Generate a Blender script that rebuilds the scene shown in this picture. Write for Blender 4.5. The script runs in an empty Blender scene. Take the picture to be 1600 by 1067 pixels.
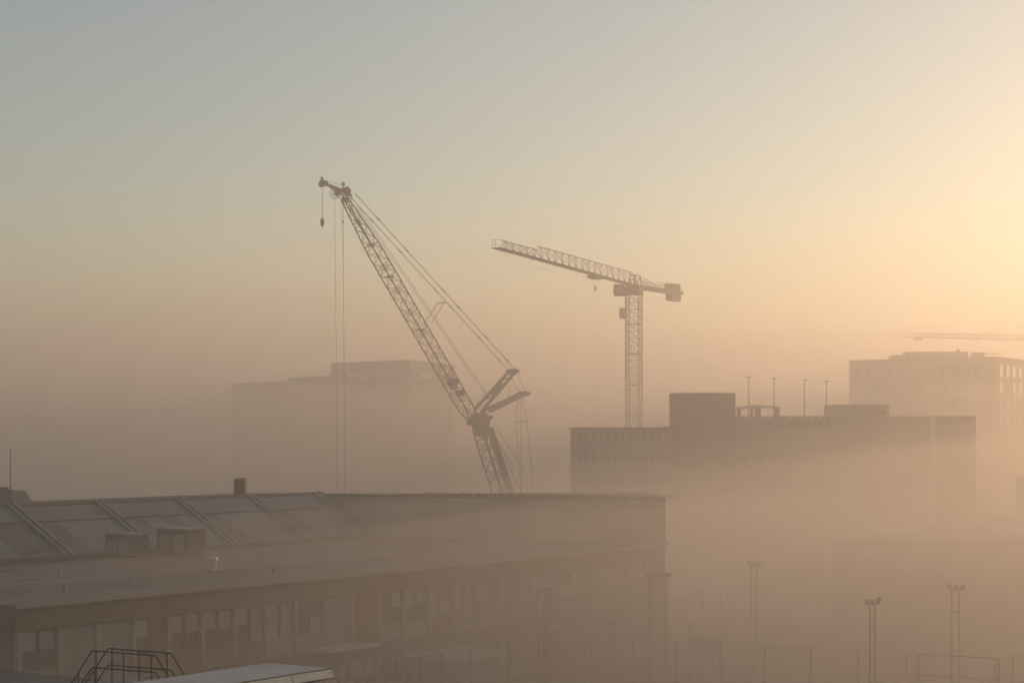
import bpy, bmesh, math, random
from mathutils import Vector, Matrix
random.seed(7)
R = math.radians
SC = bpy.context.scene
COL = SC.collection

# ------------------------------------------------------------------ camera
F = 2986.0          # focal length in pixels of a 1600 px wide picture
EYE = 18.0          # height of the camera above the ground
HOR = 677.0
cam_d = bpy.data.cameras.new("camera")
cam_d.sensor_width = 36.0
cam_d.lens = F / 1600 * 36
cam_d.shift_y = (HOR - 533.5) / 1600
cam_d.clip_start = 0.5
cam_d.clip_end = 20000
cam = bpy.data.objects.new("camera", cam_d)
COL.objects.link(cam)
cam.location = (0, 0, EYE)
cam.rotation_euler = (R(90), 0, 0)
SC.camera = cam

# ------------------------------------------------------------------ light
SUN_AZ = 40.0
SUN_EL = 9.0
world = bpy.data.worlds.new("World")
SC.world = world
world.use_nodes = True
wn = world.node_tree.nodes; wl = world.node_tree.links
wn.clear()
w_out = wn.new("ShaderNodeOutputWorld")
w_bg = wn.new("ShaderNodeBackground")
w_sky = wn.new("ShaderNodeTexSky")
w_sky.sky_type = 'NISHITA'
w_sky.sun_disc = False
w_sky.sun_elevation = R(SUN_EL)
w_sky.sun_rotation = R(SUN_AZ)
w_sky.air_density = 1.0
w_sky.dust_density = 0.5
w_sky.ozone_density = 0.6
w_bg.inputs[1].default_value = 0.10
wl.new(w_sky.outputs[0], w_bg.inputs[0]); wl.new(w_bg.outputs[0], w_out.inputs[0])
sun_d = bpy.data.lights.new("sun", 'SUN')
sun_d.energy = 3.05
sun_d.angle = R(0.5)
sun_d.color = (1.0, 0.59, 0.31)
sun = bpy.data.objects.new("sun", sun_d)
COL.objects.link(sun)
sv = Vector((math.sin(R(SUN_AZ)) * math.cos(R(SUN_EL)), math.cos(R(SUN_AZ)) * math.cos(R(SUN_EL)), math.sin(R(SUN_EL))))
sun.rotation_euler = sv.to_track_quat('Z', 'Y').to_euler()
sun.location = (60, 100, 90)

SC.view_settings.view_transform = 'Standard'
SC.view_settings.look = 'None'
SC.view_settings.exposure = 0.02
SC.view_settings.gamma = 1.0
SC.view_settings.use_curve_mapping = False
SC.render.engine = 'CYCLES'
SC.cycles.max_bounces = 10
SC.cycles.transparent_max_bounces = 96
SC.cycles.volume_bounces = 3
SC.cycles.diffuse_bounces = 2
SC.cycles.glossy_bounces = 2
SC.cycles.transmission_bounces = 2
SC.cycles.use_denoising = True
SC.cycles.use_adaptive_sampling = False

HAZE_D = 0.0020
HAZE_G = 0.63
HAZE_C = (0.93, 0.92, 0.91)
BANK_D = 0.0065
MIST_D = 0.0031
LOW_C = (0.93, 0.87, 0.80)
LOW_D = 0.0033

# ------------------------------------------------------------------ materials
_M = {}
def mat(name, col, rough=0.8, var=0.18, scale=1.5, metal=0.0, bump=0.15, stretch=(1, 1, 1), detail_scale=None, spec=0.4):
    if name in _M: return _M[name]
    m = bpy.data.materials.new(name); m.use_nodes = True
    n = m.node_tree.nodes; l = m.node_tree.links
    b = n["Principled BSDF"]
    b.inputs["Roughness"].default_value = rough
    b.inputs["Metallic"].default_value = metal
    b.inputs["Specular IOR Level"].default_value = spec
    tc = n.new("ShaderNodeTexCoord"); mp = n.new("ShaderNodeMapping")
    mp.inputs["Scale"].default_value = stretch
    l.new(tc.outputs["Object"], mp.inputs[0])
    nz = n.new("ShaderNodeTexNoise"); nz.inputs["Scale"].default_value = scale; nz.inputs["Detail"].default_value = 6
    l.new(mp.outputs[0], nz.inputs["Vector"])
    n2 = n.new("ShaderNodeTexNoise"); n2.inputs["Scale"].default_value = detail_scale or scale * 9; n2.inputs["Detail"].default_value = 4
    l.new(mp.outputs[0], n2.inputs["Vector"])
    mx = n.new("ShaderNodeMath"); mx.operation = 'MULTIPLY_ADD'; mx.inputs[1].default_value = 0.35
    l.new(n2.outputs["Fac"], mx.inputs[0]); l.new(nz.outputs["Fac"], mx.inputs[2])
    cr = n.new("ShaderNodeValToRGB")
    cr.color_ramp.elements[0].position = 0.40; cr.color_ramp.elements[1].position = 0.95
    cr.color_ramp.elements[0].color = [max(0, c * (1 - var)) for c in col] + [1]
    cr.color_ramp.elements[1].color = [min(1, c * (1 + var)) for c in col] + [1]
    l.new(mx.outputs[0], cr.inputs[0]); l.new(cr.outputs[0], b.inputs["Base Color"])
    if bump:
        bp = n.new("ShaderNodeBump"); bp.inputs["Strength"].default_value = bump; bp.inputs["Distance"].default_value = 0.05
        l.new(n2.outputs["Fac"], bp.inputs["Height"]); l.new(bp.outputs[0], b.inputs["Normal"])
    _M[name] = m
    return m

STEEL_DARK = mat("crane steel dark paint", (0.028, 0.026, 0.022), 0.55, 0.3, 3)
STEEL_YEL = mat("crane steel yellow grey paint", (0.06, 0.052, 0.035), 0.8, 0.25, 2, spec=0.15)
STEEL_GREY = mat("galvanised steel", (0.18, 0.18, 0.18), 0.45, 0.2, 4, metal=0.6)
ROPE = mat("wire rope", (0.05, 0.05, 0.05), 0.6, 0.2, 5)
CONC = mat("weathered concrete", (0.24, 0.23, 0.21), 0.9, 0.25, 0.35)
CONC_D = mat("dark rendered wall", (0.12, 0.11, 0.10), 0.9, 0.22, 0.3)
BRICK = mat("brown brick wall", (0.13, 0.09, 0.07), 0.9, 0.2, 0.6)
ROOF = mat("bitumen roof felt", (0.065, 0.065, 0.062), 0.75, 0.55, 0.30, stretch=(1.0, 1.0, 1.0), detail_scale=1.7)
ROOF_L = mat("pale weathered membrane", (0.46, 0.46, 0.44), 0.6, 0.22, 0.7, detail_scale=5)
METAL_L = mat("pale aluminium trim", (0.42, 0.43, 0.42), 0.45, 0.15, 2, metal=0.3)
FASCIA = mat("dark fascia cladding", (0.060, 0.056, 0.050), 0.7, 0.25, 0.5)
PANEL = mat("grey facade panel", (0.20, 0.20, 0.19), 0.7, 0.18, 0.8)
PANEL_R = mat("reddish brown facade panel", (0.15, 0.085, 0.06), 0.75, 0.2, 0.8)
FRAME = mat("window frame paint", (0.10, 0.10, 0.095), 0.5, 0.15, 3)
BLIND = mat("pale window blind", (0.26, 0.27, 0.27), 0.8, 0.15, 1.2)
TRIM = mat('dull metal edge trim', (0.20, 0.20, 0.19), 0.5, 0.2, 2, metal=0.3)
SKYLIGHT = mat("wired skylight glass", (0.18, 0.185, 0.18), 0.55, 0.3, 0.35, spec=0.35)
SKYLIGHT_B = mat("grimy skylight glass", (0.13, 0.132, 0.125), 0.6, 0.35, 0.5, spec=0.3)
FELT_A = mat("older bitumen felt", (0.085, 0.084, 0.078), 0.7, 0.5, 0.35, detail_scale=2.3)
FELT_B = mat("newer bitumen felt", (0.05, 0.05, 0.048), 0.8, 0.5, 0.30, detail_scale=1.9)
TAR = mat("asphalt", (0.06, 0.058, 0.055), 0.9, 0.3, 0.25)
GRASS = mat("winter grass", (0.07, 0.075, 0.035), 0.95, 0.4, 0.2)
COURT = mat("court surface", (0.13, 0.08, 0.06), 0.9, 0.25, 0.3)
RUBBER = mat("black rubber", (0.02, 0.02, 0.02), 0.8, 0.2, 4)
BOARD = mat("backboard bluish plastic", (0.14, 0.15, 0.20), 0.4, 0.1, 2)
WHITE = mat("white paint", (0.7, 0.7, 0.68), 0.5, 0.1, 2)
SIGNM = mat("white sign letters", (0.82, 0.82, 0.80), 0.5, 0.08, 2)
SEDUM = mat("roof sedum", (0.07, 0.065, 0.035), 0.95, 0.35, 2)
CARP_A = mat("silver car paint", (0.35, 0.36, 0.37), 0.25, 0.05, 2, metal=0.5, bump=0)
CARP_B = mat("dark car paint", (0.03, 0.035, 0.05), 0.25, 0.05, 2, metal=0.3, bump=0)
LEAF = mat("dark leaves", (0.05, 0.05, 0.025), 0.8, 0.4, 2)
BARK = mat("bark", (0.06, 0.05, 0.04), 0.9, 0.3, 5)
def glass_mat(name, col, rough):
    m = bpy.data.materials.new(name); m.use_nodes = True
    n = m.node_tree.nodes; l = m.node_tree.links
    b = n["Principled BSDF"]; b.inputs["Base Color"].default_value = (*col, 1)
    b.inputs["Roughness"].default_value = rough; b.inputs["Specular IOR Level"].default_value = 0.8
    tc = n.new("ShaderNodeTexCoord"); nz = n.new("ShaderNodeTexNoise"); nz.inputs["Scale"].default_value = 0.8
    bp = n.new("ShaderNodeBump"); bp.inputs["Strength"].default_value = 0.03
    l.new(tc.outputs["Object"], nz.inputs["Vector"]); l.new(nz.outputs["Fac"], bp.inputs["Height"]); l.new(bp.outputs[0], b.inputs["Normal"])
    return m
GLASS = glass_mat("dark window glass", (0.03, 0.033, 0.035), 0.08)
GLASS_B = glass_mat("mirror window glass", (0.45, 0.45, 0.43), 0.28)
GLASS_B.node_tree.nodes["Principled BSDF"].inputs["Metallic"].default_value = 0.8

# ------------------------------------------------------------------ helpers
def tag(o, label=None, cat=None, group=None, kind=None):
    if label: o["label"] = label
    if cat: o["category"] = cat
    if group: o["group"] = group
    if kind: o["kind"] = kind
    return o
def thing(name, loc, label, cat, group=None):
    o = bpy.data.objects.new(name, None); o.location = loc; o.empty_display_size = 0.5
    COL.objects.link(o); tag(o, label, cat, group); return o
def root_loc(p):
    v = Vector((0, 0, 0))
    while p: v += p.location; p = p.parent
    return v
class MB:
    """collects world-space faces of one mesh"""
    def __init__(s): s.v = []; s.f = []
    def add(s, vs, fs):
        k = len(s.v); s.v += [Vector(p) for p in vs]; s.f += [[k + i for i in f] for f in fs]; return s
    def ob(s, o, a, b, c):
        o, a, b, c = map(Vector, (o, a, b, c))
        if a.cross(b).dot(c) < 0: a, b = b, a
        return s.add([o, o + a, o + a + b, o + b, o + c, o + a + c, o + a + b + c, o + b + c],
                     [(3, 2, 1, 0), (4, 5, 6, 7), (0, 1, 5, 4), (1, 2, 6, 5), (2, 3, 7, 6), (3, 0, 4, 7)])
    def box(s, x0, x1, y0, y1, z0, z1): return s.ob((x0, y0, z0), (x1 - x0, 0, 0), (0, y1 - y0, 0), (0, 0, z1 - z0))
    def tube(s, p0, p1, r0, r1=None, n=5, cap=True):
        p0, p1 = Vector(p0), Vector(p1); r1 = r0 if r1 is None else r1
        d = (p1 - p0); 
        if d.length < 1e-5: return s
        d.normalize(); a = d.orthogonal().normalized(); b = d.cross(a)
        vs = []
        for p, r in ((p0, r0), (p1, r1)):
            for i in range(n):
                t = 2 * math.pi * i / n; vs.append(p + (a * math.cos(t) + b * math.sin(t)) * r)
        fs = [(i, (i + 1) % n, n + (i + 1) % n, n + i) for i in range(n)]
        if cap: fs += [tuple(reversed(range(n))), tuple(range(n, 2 * n))]
        return s.add(vs, fs)
    def path(s, pts, r, n=6):
        for a, b in zip(pts, pts[1:]): s.tube(a, b, r, n=n)
        return s
    def beam(s, p0, p1, w, h, up=(0, 0, 1)):
        p0, p1 = Vector(p0), Vector(p1); d = p1 - p0; side = d.cross(Vector(up))
        if side.length < 1e-5: side = Vector((1, 0, 0))
        side.normalize(); u = side.cross(d).normalized()
        return s.ob(p0 - side * w / 2 - u * h / 2, side * w, u * h, d)
    def prism(s, poly, z0, z1):
        n = len(poly)
        area = sum(poly[i][0] * poly[(i + 1) % n][1] - poly[(i + 1) % n][0] * poly[i][1] for i in range(n))
        if area < 0: poly = poly[::-1]
        vs = [(p[0], p[1], z0) for p in poly] + [(p[0], p[1], z1) for p in poly]
        fs = [tuple(reversed(range(n))), tuple(range(n, 2 * n))] + [(i, (i + 1) % n, n + (i + 1) % n, n + i) for i in range(n)]
        return s.add(vs, fs)
    def extrude(s, ring, vec):
        n = len(ring); ring = [Vector(p) for p in ring]; vec = Vector(vec)
        vs = ring + [p + vec for p in ring]
        return s.add(vs, [tuple(range(n)), tuple(reversed(range(n, 2 * n)))] + [(i, n + i, n + (i + 1) % n, (i + 1) % n) for i in range(n)])
    def lathe(s, c, prof, n=12, axis=(0, 0, 1)):
        c = Vector(c); ax = Vector(axis).normalized(); a = ax.orthogonal().normalized(); b = ax.cross(a)
        k = len(s.v); m = len(prof)
        for r, h in prof:
            for i in range(n):
                t = 2 * math.pi * i / n
                s.v.append(c + ax * h + (a * math.cos(t) + b * math.sin(t)) * max(r, 1e-4))
        for j in range(m - 1):
            for i in range(n):
                s.f.append([k + j * n + i, k + j * n + (i + 1) % n, k + (j + 1) * n + (i + 1) % n, k + (j + 1) * n + i])
        s.f.append([k + i for i in reversed(range(n))]); s.f.append([k + (m - 1) * n + i for i in range(n)])
        return s
    def ring(s, c, rad, r, axis, n=24, m=5):
        c = Vector(c); ax = Vector(axis).normalized(); a = ax.orthogonal().normalized(); b = ax.cross(a)
        pts = [c + (a * math.cos(2 * math.pi * i / n) + b * math.sin(2 * math.pi * i / n)) * rad for i in range(n)]
        for i in range(n): s.tube(pts[i], pts[(i + 1) % n], r, n=m, cap=False)
        return s
    def mesh(s, name, m, off=Vector((0, 0, 0)), smooth=False):
        me = bpy.data.meshes.new(name)
        me.from_pydata([tuple(v - off) for v in s.v], [], s.f); me.update()
        bm = bmesh.new(); bm.from_mesh(me); bmesh.ops.recalc_face_normals(bm, faces=bm.faces); bm.to_mesh(me); bm.free()
        if smooth:
            for p in me.polygons: p.use_smooth = True
        me.materials.append(m); return me
    def build(s, name, m, parent=None, loc=None, smooth=False):
        off = root_loc(parent) if parent else (Vector(loc) if loc is not None else Vector((0, 0, 0)))
        o = bpy.data.objects.new(name, s.mesh(name, m, off, smooth)); COL.objects.link(o)
        if parent: o.parent = parent
        elif loc is not None: o.location = loc
        return o
def link_mesh(name, me, parent, mtx):
    """one more object with a shared mesh; mtx is its matrix in world space, parents are never rotated"""
    o = bpy.data.objects.new(name, me); COL.objects.link(o); o.parent = parent
    o.matrix_local = Matrix.Translation(-root_loc(parent)) @ mtx
    return o
_unit = {}
def unit_rod(m):
    if m.name not in _unit: _unit[m.name] = MB().tube((0, 0, 0), (0, 0, 1), 1, n=5).mesh("rod", m)
    return _unit[m.name]
def rod(name, p0, p1, r, m, parent):
    p0, p1 = Vector(p0), Vector(p1); d = p1 - p0
    q = d.to_track_quat('Z', 'Y').to_matrix().to_4x4()
    return link_mesh(name, unit_rod(m), parent, Matrix.Translation(p0) @ q @ Matrix.Diagonal((r, r, d.length, 1)))
def copy_tree(o, parent=None):
    c = o.copy(); COL.objects.link(c)
    if parent: c.parent = parent
    for ch in list(o.children): copy_tree(ch, c)
    return c
def W(px, py, Y):      # a point of the place, surveyed from where the photograph was taken
    return Vector(((px - 800) / F * Y, Y, EYE + (HOR - py) / F * Y))
def XY(px, Y): return Vector(((px - 800) / F * Y, Y, 0))
class Plane:           # vertical plane through p0 whose horizontal direction is e
    def __init__(s, p0, e):
        s.p0 = Vector(p0); s.e = Vector(e).normalized(); s.n = Vector((-s.e.y, s.e.x, 0))
    def __call__(s, px, py, off=0.0):
        d = Vector(((px - 800) / F, 1, (HOR - py) / F)); o = Vector((0, 0, EYE))
        t = s.n.dot(s.p0 - o) / s.n.dot(d)
        return o + d * t + s.n * off

# ------------------------------------------------------------------ ground and air
def sheet(name, poly, z, m, kind='structure'):
    o = MB().prism(poly, z - 0.5 if name == 'ground' else z - 0.003, z).build(name, m); o["kind"] = kind; return o
sheet('ground', [(-1400, 5), (1400, 5), (1400, 2600), (-1400, 2600)], 0.0, GRASS)

def bank(name, x0, x1, y0, y1, ztop, amp, dens, nx, ny, seed, wl_, rx, ry):
    """closed body of fog with a billowing top; its flanks thin out as the top sinks towards them"""
    rnd = random.Random(seed)
    ph = [(rnd.uniform(.5, 1.6), rnd.uniform(0, 6.3), rnd.uniform(0, 6.3), rnd.uniform(.5, 1.6)) for _ in range(7)]
    vs = []; fs = []
    for j in range(ny + 1):
        for i in range(nx + 1):
            x = x0 + (x1 - x0) * i / nx; y = y0 + (y1 - y0) * j / ny
            h = sum(math.sin(a * x / wl_ * 6.28 + b) * math.sin(c + d * y / wl_ * 6.28) for a, b, c, d in ph) / 2.6
            e = min(min(x - x0, x1 - x) / rx, (y - y0) / ry, (y1 - y) / min(ry, 60), 1)
            e = e * e * (3 - 2 * e)
            vs.append((x, y, (-0.4) + (ztop + amp * h + 0.4) * max(e, 0.02)))
    n = len(vs)
    vs += [(v[0], v[1], -0.45) for v in vs]
    w = nx + 1
    for j in range(ny):
        for i in range(nx):
            a = j * w + i; fs.append((a, a + 1, a + w + 1, a + w)); fs.append((n + a, n + a + w, n + a + w + 1, n + a + 1))
    for i in range(nx):
        fs.append((i, n + i, n + i + 1, i + 1)); a = ny * w + i; fs.append((a, a + 1, n + a + 1, n + a))
    for j in range(ny):
        a = j * w; fs.append((a, a + w, n + a + w, n + a)); a = j * w + nx; fs.append((a, n + a, n + a + w, a + w))
    b = MB(); b.v = [Vector(v) for v in vs]; b.f = [list(f) for f in fs]
    o = b.build(name, air(name, dens), None, None, True); o["kind"] = 'stuff'; return o
def air(name, dens, g=None, c=None):
    c = c or (HAZE_C if name == 'haze' else LOW_C)
    m = bpy.data.materials.new(name + " air"); m.use_nodes = True
    n = m.node_tree.nodes; n.remove(n["Principled BSDF"])
    v = n.new("ShaderNodeVolumePrincipled")
    v.inputs["Color"].default_value = (*c, 1); v.inputs["Density"].default_value = dens
    v.inputs["Anisotropy"].default_value = HAZE_G if g is None else g
    m.node_tree.links.new(v.outputs[0], n["Material Output"].inputs["Volume"])
    m.cycles.homogeneous_volume = True
    return m
o = MB().box(-1450, 1450, -60, 2650, -1.5, 66).build('haze', air('haze', HAZE_D)); o["kind"] = 'stuff'
bank('mist_layer', -1380, 1380, 80, 2500, 36, 3.0, MIST_D * .5, 70, 160, 2, 260, 60, 190)
bank('mist_layer', -1380, 1380, 120, 2560, 48, 3.0, MIST_D * .3, 70, 160, 5, 310, 60, 170)
bank('mist_layer', -1380, 1380, 150, 2600, 59, 2.5, MIST_D * .3, 70, 160, 8, 350, 60, 170)
bank('fog_bank', -620, 620, 250, 1500, 26, 1.8, BANK_D, 62, 90, 4, 210, 90, 60)
for i in range(8):      # thin overlapping drifts of ground fog, each lower and farther right than the one before
    k = i / 7
    bank('ground_fog', -138 + 110 * k, 330, 18 + 36 * k, 208 - 10 * k, 19.7 - 8.2 * k, 2.3 - 1.2 * k, LOW_D * (1.3 - .6 * k), 70, 60, 9 + 7 * i, 48 + 23 * ((i * 3) % 8), 205 - 145 * k, 110 - 45 * k)

# ------------------------------------------------------------------ school, on the left
SD = Vector((.5655, .8247, 0)); SV = Vector((-.8247, .5655, 0)); SO = XY(0, 88.7)
def S(u, v, z): return SO + SD * u + SV * v + Vector((0, 0, z))
def solve_u(v, px):
    k = (px - 800) / F
    return (k * (SO.y + SV.y * v) - (SO.x + SV.x * v)) / (SD.x - k * SD.y)
def sbox(b, u0, u1, v0, v1, z0, z1): return b.ob(S(u0, v0, z0), SD * (u1 - u0), SV * (v1 - v0), Vector((0, 0, z1 - z0)))
SMAT = Matrix(((SD.x, SV.x, 0, 0), (SD.y, SV.y, 0, 0), (0, 0, 1, 0), (0, 0, 0, 1)))
def smtx(u, v, z): return Matrix.Translation(S(u, v, z)) @ SMAT
u_a = solve_u(0, 24); u_b = 61.7
school = thing('school_building', S(u_a, 0, 0), 'long low school with dark fascia, rows of paired windows and a big flat roof', 'school')
sbox(MB(), u_a, u_b, .32, 22.2, 0, 9.72).build('wall', CONC_D, school)
roof = sbox(MB(), u_a - .15, u_b + .1, -.2, 22.2, 9.724, 9.94).build('roof', ROOF, school)
sbox(MB(), u_a - .2, u_b + .15, -.30, -.2, 9.80, 10.03).build('roof_edge_trim', TRIM, school)
fr_ = random.Random(11)
wv_ = 22.2 / 14
for i in range(14):
    m_ = [ROOF, FELT_A, FELT_B][fr_.randrange(3)]
    cuts = [u_a] + sorted(fr_.uniform(u_a + 6, u_b - 4) for _ in range(3)) + [u_b]
    for a, c in zip(cuts, cuts[1:]):
        zz = 9.944 + .006 * (i % 2) + fr_.uniform(0, .003)
        sbox(MB(), a + .02, c - .01, -.18 + i * wv_ + .012, -.18 + (i + 1) * wv_, zz, zz + .012).build('felt_strip', m_, school)
sbox(MB(), u_a - .02, u_a - .004, .34, 22, 0, 9.7).build('end_wall_shade', FASCIA, school)  # shade of the gable end, put in as a thin darker sheet
k = 0; bay = 2.46; nb = int((u_b - u_a) / bay)
fp = sbox(MB(), 0, 2 * bay - .02, -.18, .0, 0, .98); fpm = MB()
fpm = MB().box(0, 2 * bay - .025, 0, .30, 0, 1.0).mesh('fascia_panel', FASCIA)
for i in range(int((u_b - u_a) / (2 * bay)) ):
    link_mesh('fascia_panel', fpm, school, smtx(u_a + i * 2 * bay, -.12 + .012 * (i % 2), 8.76))
def frame_mesh(w, h, bar=.06):
    b = MB(); 
    b.box(0, bar, 0, .08, 0, h).box(w - bar, w, 0, .08, 0, h).box(bar, w - bar, 0, .08, 0, bar).box(bar, w - bar, 0, .08, h - bar, h)
    b.box(bar, w - bar, 0, .07, h * .5 - bar / 2, h * .5 + bar / 2)
    return b.mesh('window', FRAME)
ww = 1.02; wh = 1.9
fm = frame_mesh(ww, wh)
pane_d = MB().box(.06, ww - .06, .03, .05, .06, wh / 2 - .03).mesh('pane', GLASS)
pane_u = MB().box(.06, ww - .06, .03, .05, wh / 2 + .03, wh - .06).mesh('pane', GLASS)
pane_b = MB().box(.06, ww - .06, .03, .05, wh / 2 + .03, wh - .06).mesh('pane', BLIND)
pane_bd = MB().box(.06, ww - .06, .03, .05, .06, wh / 2 - .03).mesh('pane', BLIND)
pil = MB().box(-.11, .11, -.05, .34, 0, 2.86).mesh('pillar', TRIM)
sp1 = MB().box(.12, bay - .12, .06, .33, 0, .88).mesh('spandrel_panel', PANEL)
sp2 = MB().box(.12, bay - .12, .06, .33, 0, .88).mesh('spandrel_panel', PANEL_R)
tall = MB().box(.12, bay / 2 - .02, .12, .33, 0, 2.78).mesh('facade_panel', PANEL)
tall2 = MB().box(.12, bay / 2 - .02, .12, .33, 0, 2.78).mesh('facade_panel', PANEL_R)
ledge = MB().box(0, bay - .02, -.10, .33, 0, .09).mesh('ledge', TRIM)
rs = random.Random(3)
for lvl, zb in ((0, 5.86), (1, 2.1)):
    for i in range(nb):
        u = u_a + .25 + i * bay
        link_mesh('pillar', pil, school, smtx(u, 0, zb))
        link_mesh('ledge', ledge, school, smtx(u, 0, zb - .10))
        q = rs.random()
        if q < .16:
            for s_ in (0, 1): link_mesh('facade_panel', tall if q < .1 else tall2, school, smtx(u + s_ * (bay / 2 - .1), 0, zb))
            continue
        link_mesh('spandrel_panel', sp1 if q < .75 else sp2, school, smtx(u, 0, zb))
        for s_ in (0, 1):
            w = link_mesh('window', fm, school, smtx(u + .14 + s_ * (bay / 2 - .05), .14, zb + .90))
            mt = w.matrix_local.copy()
            for me in (pane_b if rs.random() < .72 else pane_u, pane_d if rs.random() < .85 else pane_bd):
                p = bpy.data.objects.new('pane', me); COL.objects.link(p); p.parent = w
# lower wall band and porch
up0, up1 = solve_u(-3.4, 716), solve_u(-3.4, 783)
sbox(MB(), up0, up1, -3.4, .02, 0, 4.55).build('porch_wall', PANEL, school)
sbox(MB(), up0 - .25, up1 + .25, -3.7, .02, 4.55, 4.80).build('porch_roof', ROOF_L, school)
us0, us1 = solve_u(-1.2, 512), solve_u(-1.2, 592)
sbox(MB(), us0, us1, -1.3, -.13, 5.78, 5.98).build('canopy', ROOF_L, school)
# sloping glazed roof behind the flat one
ZR = EYE - 4.7
ribs_u = [solve_u(28, x) for x in (15, 155, 277, 390, 492)]
pitch = (ribs_u[-1] - ribs_u[0]) / 4
g0 = ribs_u[0] - 2 * pitch; g1 = ribs_u[-1] + .9
def sprism(b, u0, u1, prof): return b.extrude([S(u0, v, z) for v, z in prof], SD * (u1 - u0))
sprism(MB(), g0, g1, [(22.2, 0), (22.2, 10.05), (28, ZR), (36, ZR - .15), (36, 0)]).build('sloping_roof', ROOF, school)
slope = Vector((0, 28 - 22.2, ZR - 10.05)); sl = slope.length
tl = math.atan2(slope.z, slope.y)
SL = SMAT @ Matrix.Rotation(tl, 4, 'X')
def slm(u, t): return Matrix.Translation(S(u, 22.2 + math.cos(tl) * t, 10.05 + math.sin(tl) * t)) @ SL
rib = MB().box(-.12, .12, .1, sl - .02, .003, .20).mesh('roof_rib', TRIM)
pw = pitch / 4
g_lo = MB().box(.03, pw - .03, .0, sl * .62 - .06, .012, .07).mesh('roof_pane', SKYLIGHT)
g_lo2 = MB().box(.03, pw - .03, .0, sl * .62 - .06, .012, .07).mesh('roof_pane', SKYLIGHT_B)
g_up = MB().box(.03, pw - .03, .0, sl * .28, .012, .07).mesh('roof_pane', SKYLIGHT)
kerb = MB().box(.3, pitch - .3, -.1, .0, .004, .14).mesh('roof_rail', FRAME)
for i in range(-2, 5):
    u = ribs_u[0] + i * pitch
    link_mesh('roof_rib', rib, school, slm(u - .26, 0)); link_mesh('roof_rib', rib, school, slm(u + .28, 0))
    if i == 4: continue
    for t in (.30, sl * .66 + .02, sl * .95 + .06): link_mesh('roof_rail', kerb, school, slm(u, t))
    for j in range(4):
        uu = u + .42 + j * (pitch - .84) / 4
        link_mesh('roof_pane', g_lo if fr_.random() < .6 else g_lo2, school, slm(uu, .36)).scale.x = .91
        link_mesh('roof_pane', g_up, school, slm(uu, sl * .66 + .06)).scale.x = .91
sbox(MB(), g0, g1, 27.86, 28.16, ZR - .06, ZR + .1).build('ridge_cap', FRAME, school)
sbox(MB(), g0, g1 + .4, 21.9, 22.2, 9.944, 10.22).build('upstand', FASCIA, school)
# dark hall at the far end
A_ = S(g1 + .004, 21.6, 0); B_ = S(u_b, -.1, 0); C_ = B_ + Vector((-.4, 15, 0)); D_ = S(g1 + .004, 29.5, 0)
ZH = EYE - 4.78
hall = MB().prism([A_, B_, C_, D_], 0, ZH - .12).build('hall', CONC, school)
inn = [Vector(p) for p in (A_, B_, C_, D_)]; cen = sum(inn, Vector()) / 4
MB().prism([p + (p - cen).normalized() * .08 for p in inn], ZH - .118, ZH).build('hall_roof', ROOF, school)
b = MB(); rs = random.Random(5)
for i in range(1500):      # sparse growth along the roof edge
    t = rs.random(); p = A_.lerp(B_, t * .92 + .02) + SD * rs.uniform(.1, 4.5) ; p.z = ZH
    h = rs.uniform(.04, .16) * (1.6 if rs.random() < .05 else 1); a = rs.uniform(0, 6.3); q = Vector((math.cos(a), math.sin(a), 0)) * rs.uniform(.04, .14)
    b.add([p - q, p + q, p + Vector((rs.uniform(-.05, .05), 0, h))], [(0, 1, 2)])
o = b.build('roof_plants', SEDUM, school); o["kind"] = 'stuff'
# small lamp housing on the hall wall
# chimney, stair head, shed roof behind the ridge
yc = 150.0
c0 = S(solve_u(31, 375.5), 31, 0)
MB().box(c0.x - .42, c0.x + .42, c0.y - .5, c0.y + .5, 12.9, EYE - 70 / F * c0.y).build('chimney', BRICK, school)
uL = solve_u(34, 14)
sbox(MB(), uL - 5, uL, 34, 37, 9, EYE - 84 / F * S(uL, 34, 0).y).build('stair_head', CONC_D, school)
u2 = solve_u(44, 52)
q0 = S(u2, 44, 0); zz = EYE - 86 / F * q0.y
u3 = solve_u(44, 10); u4 = solve_u(44, 40)
MB().extrude([S(u3, 44, 8), S(u2 + .4, 44, 8), S(u2, 44, zz - 1.15), S(u4, 44, zz - .15), S(u3 + .1, 44, zz)], SV * 6).build('rear_roof', SKYLIGHT, school)

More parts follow.
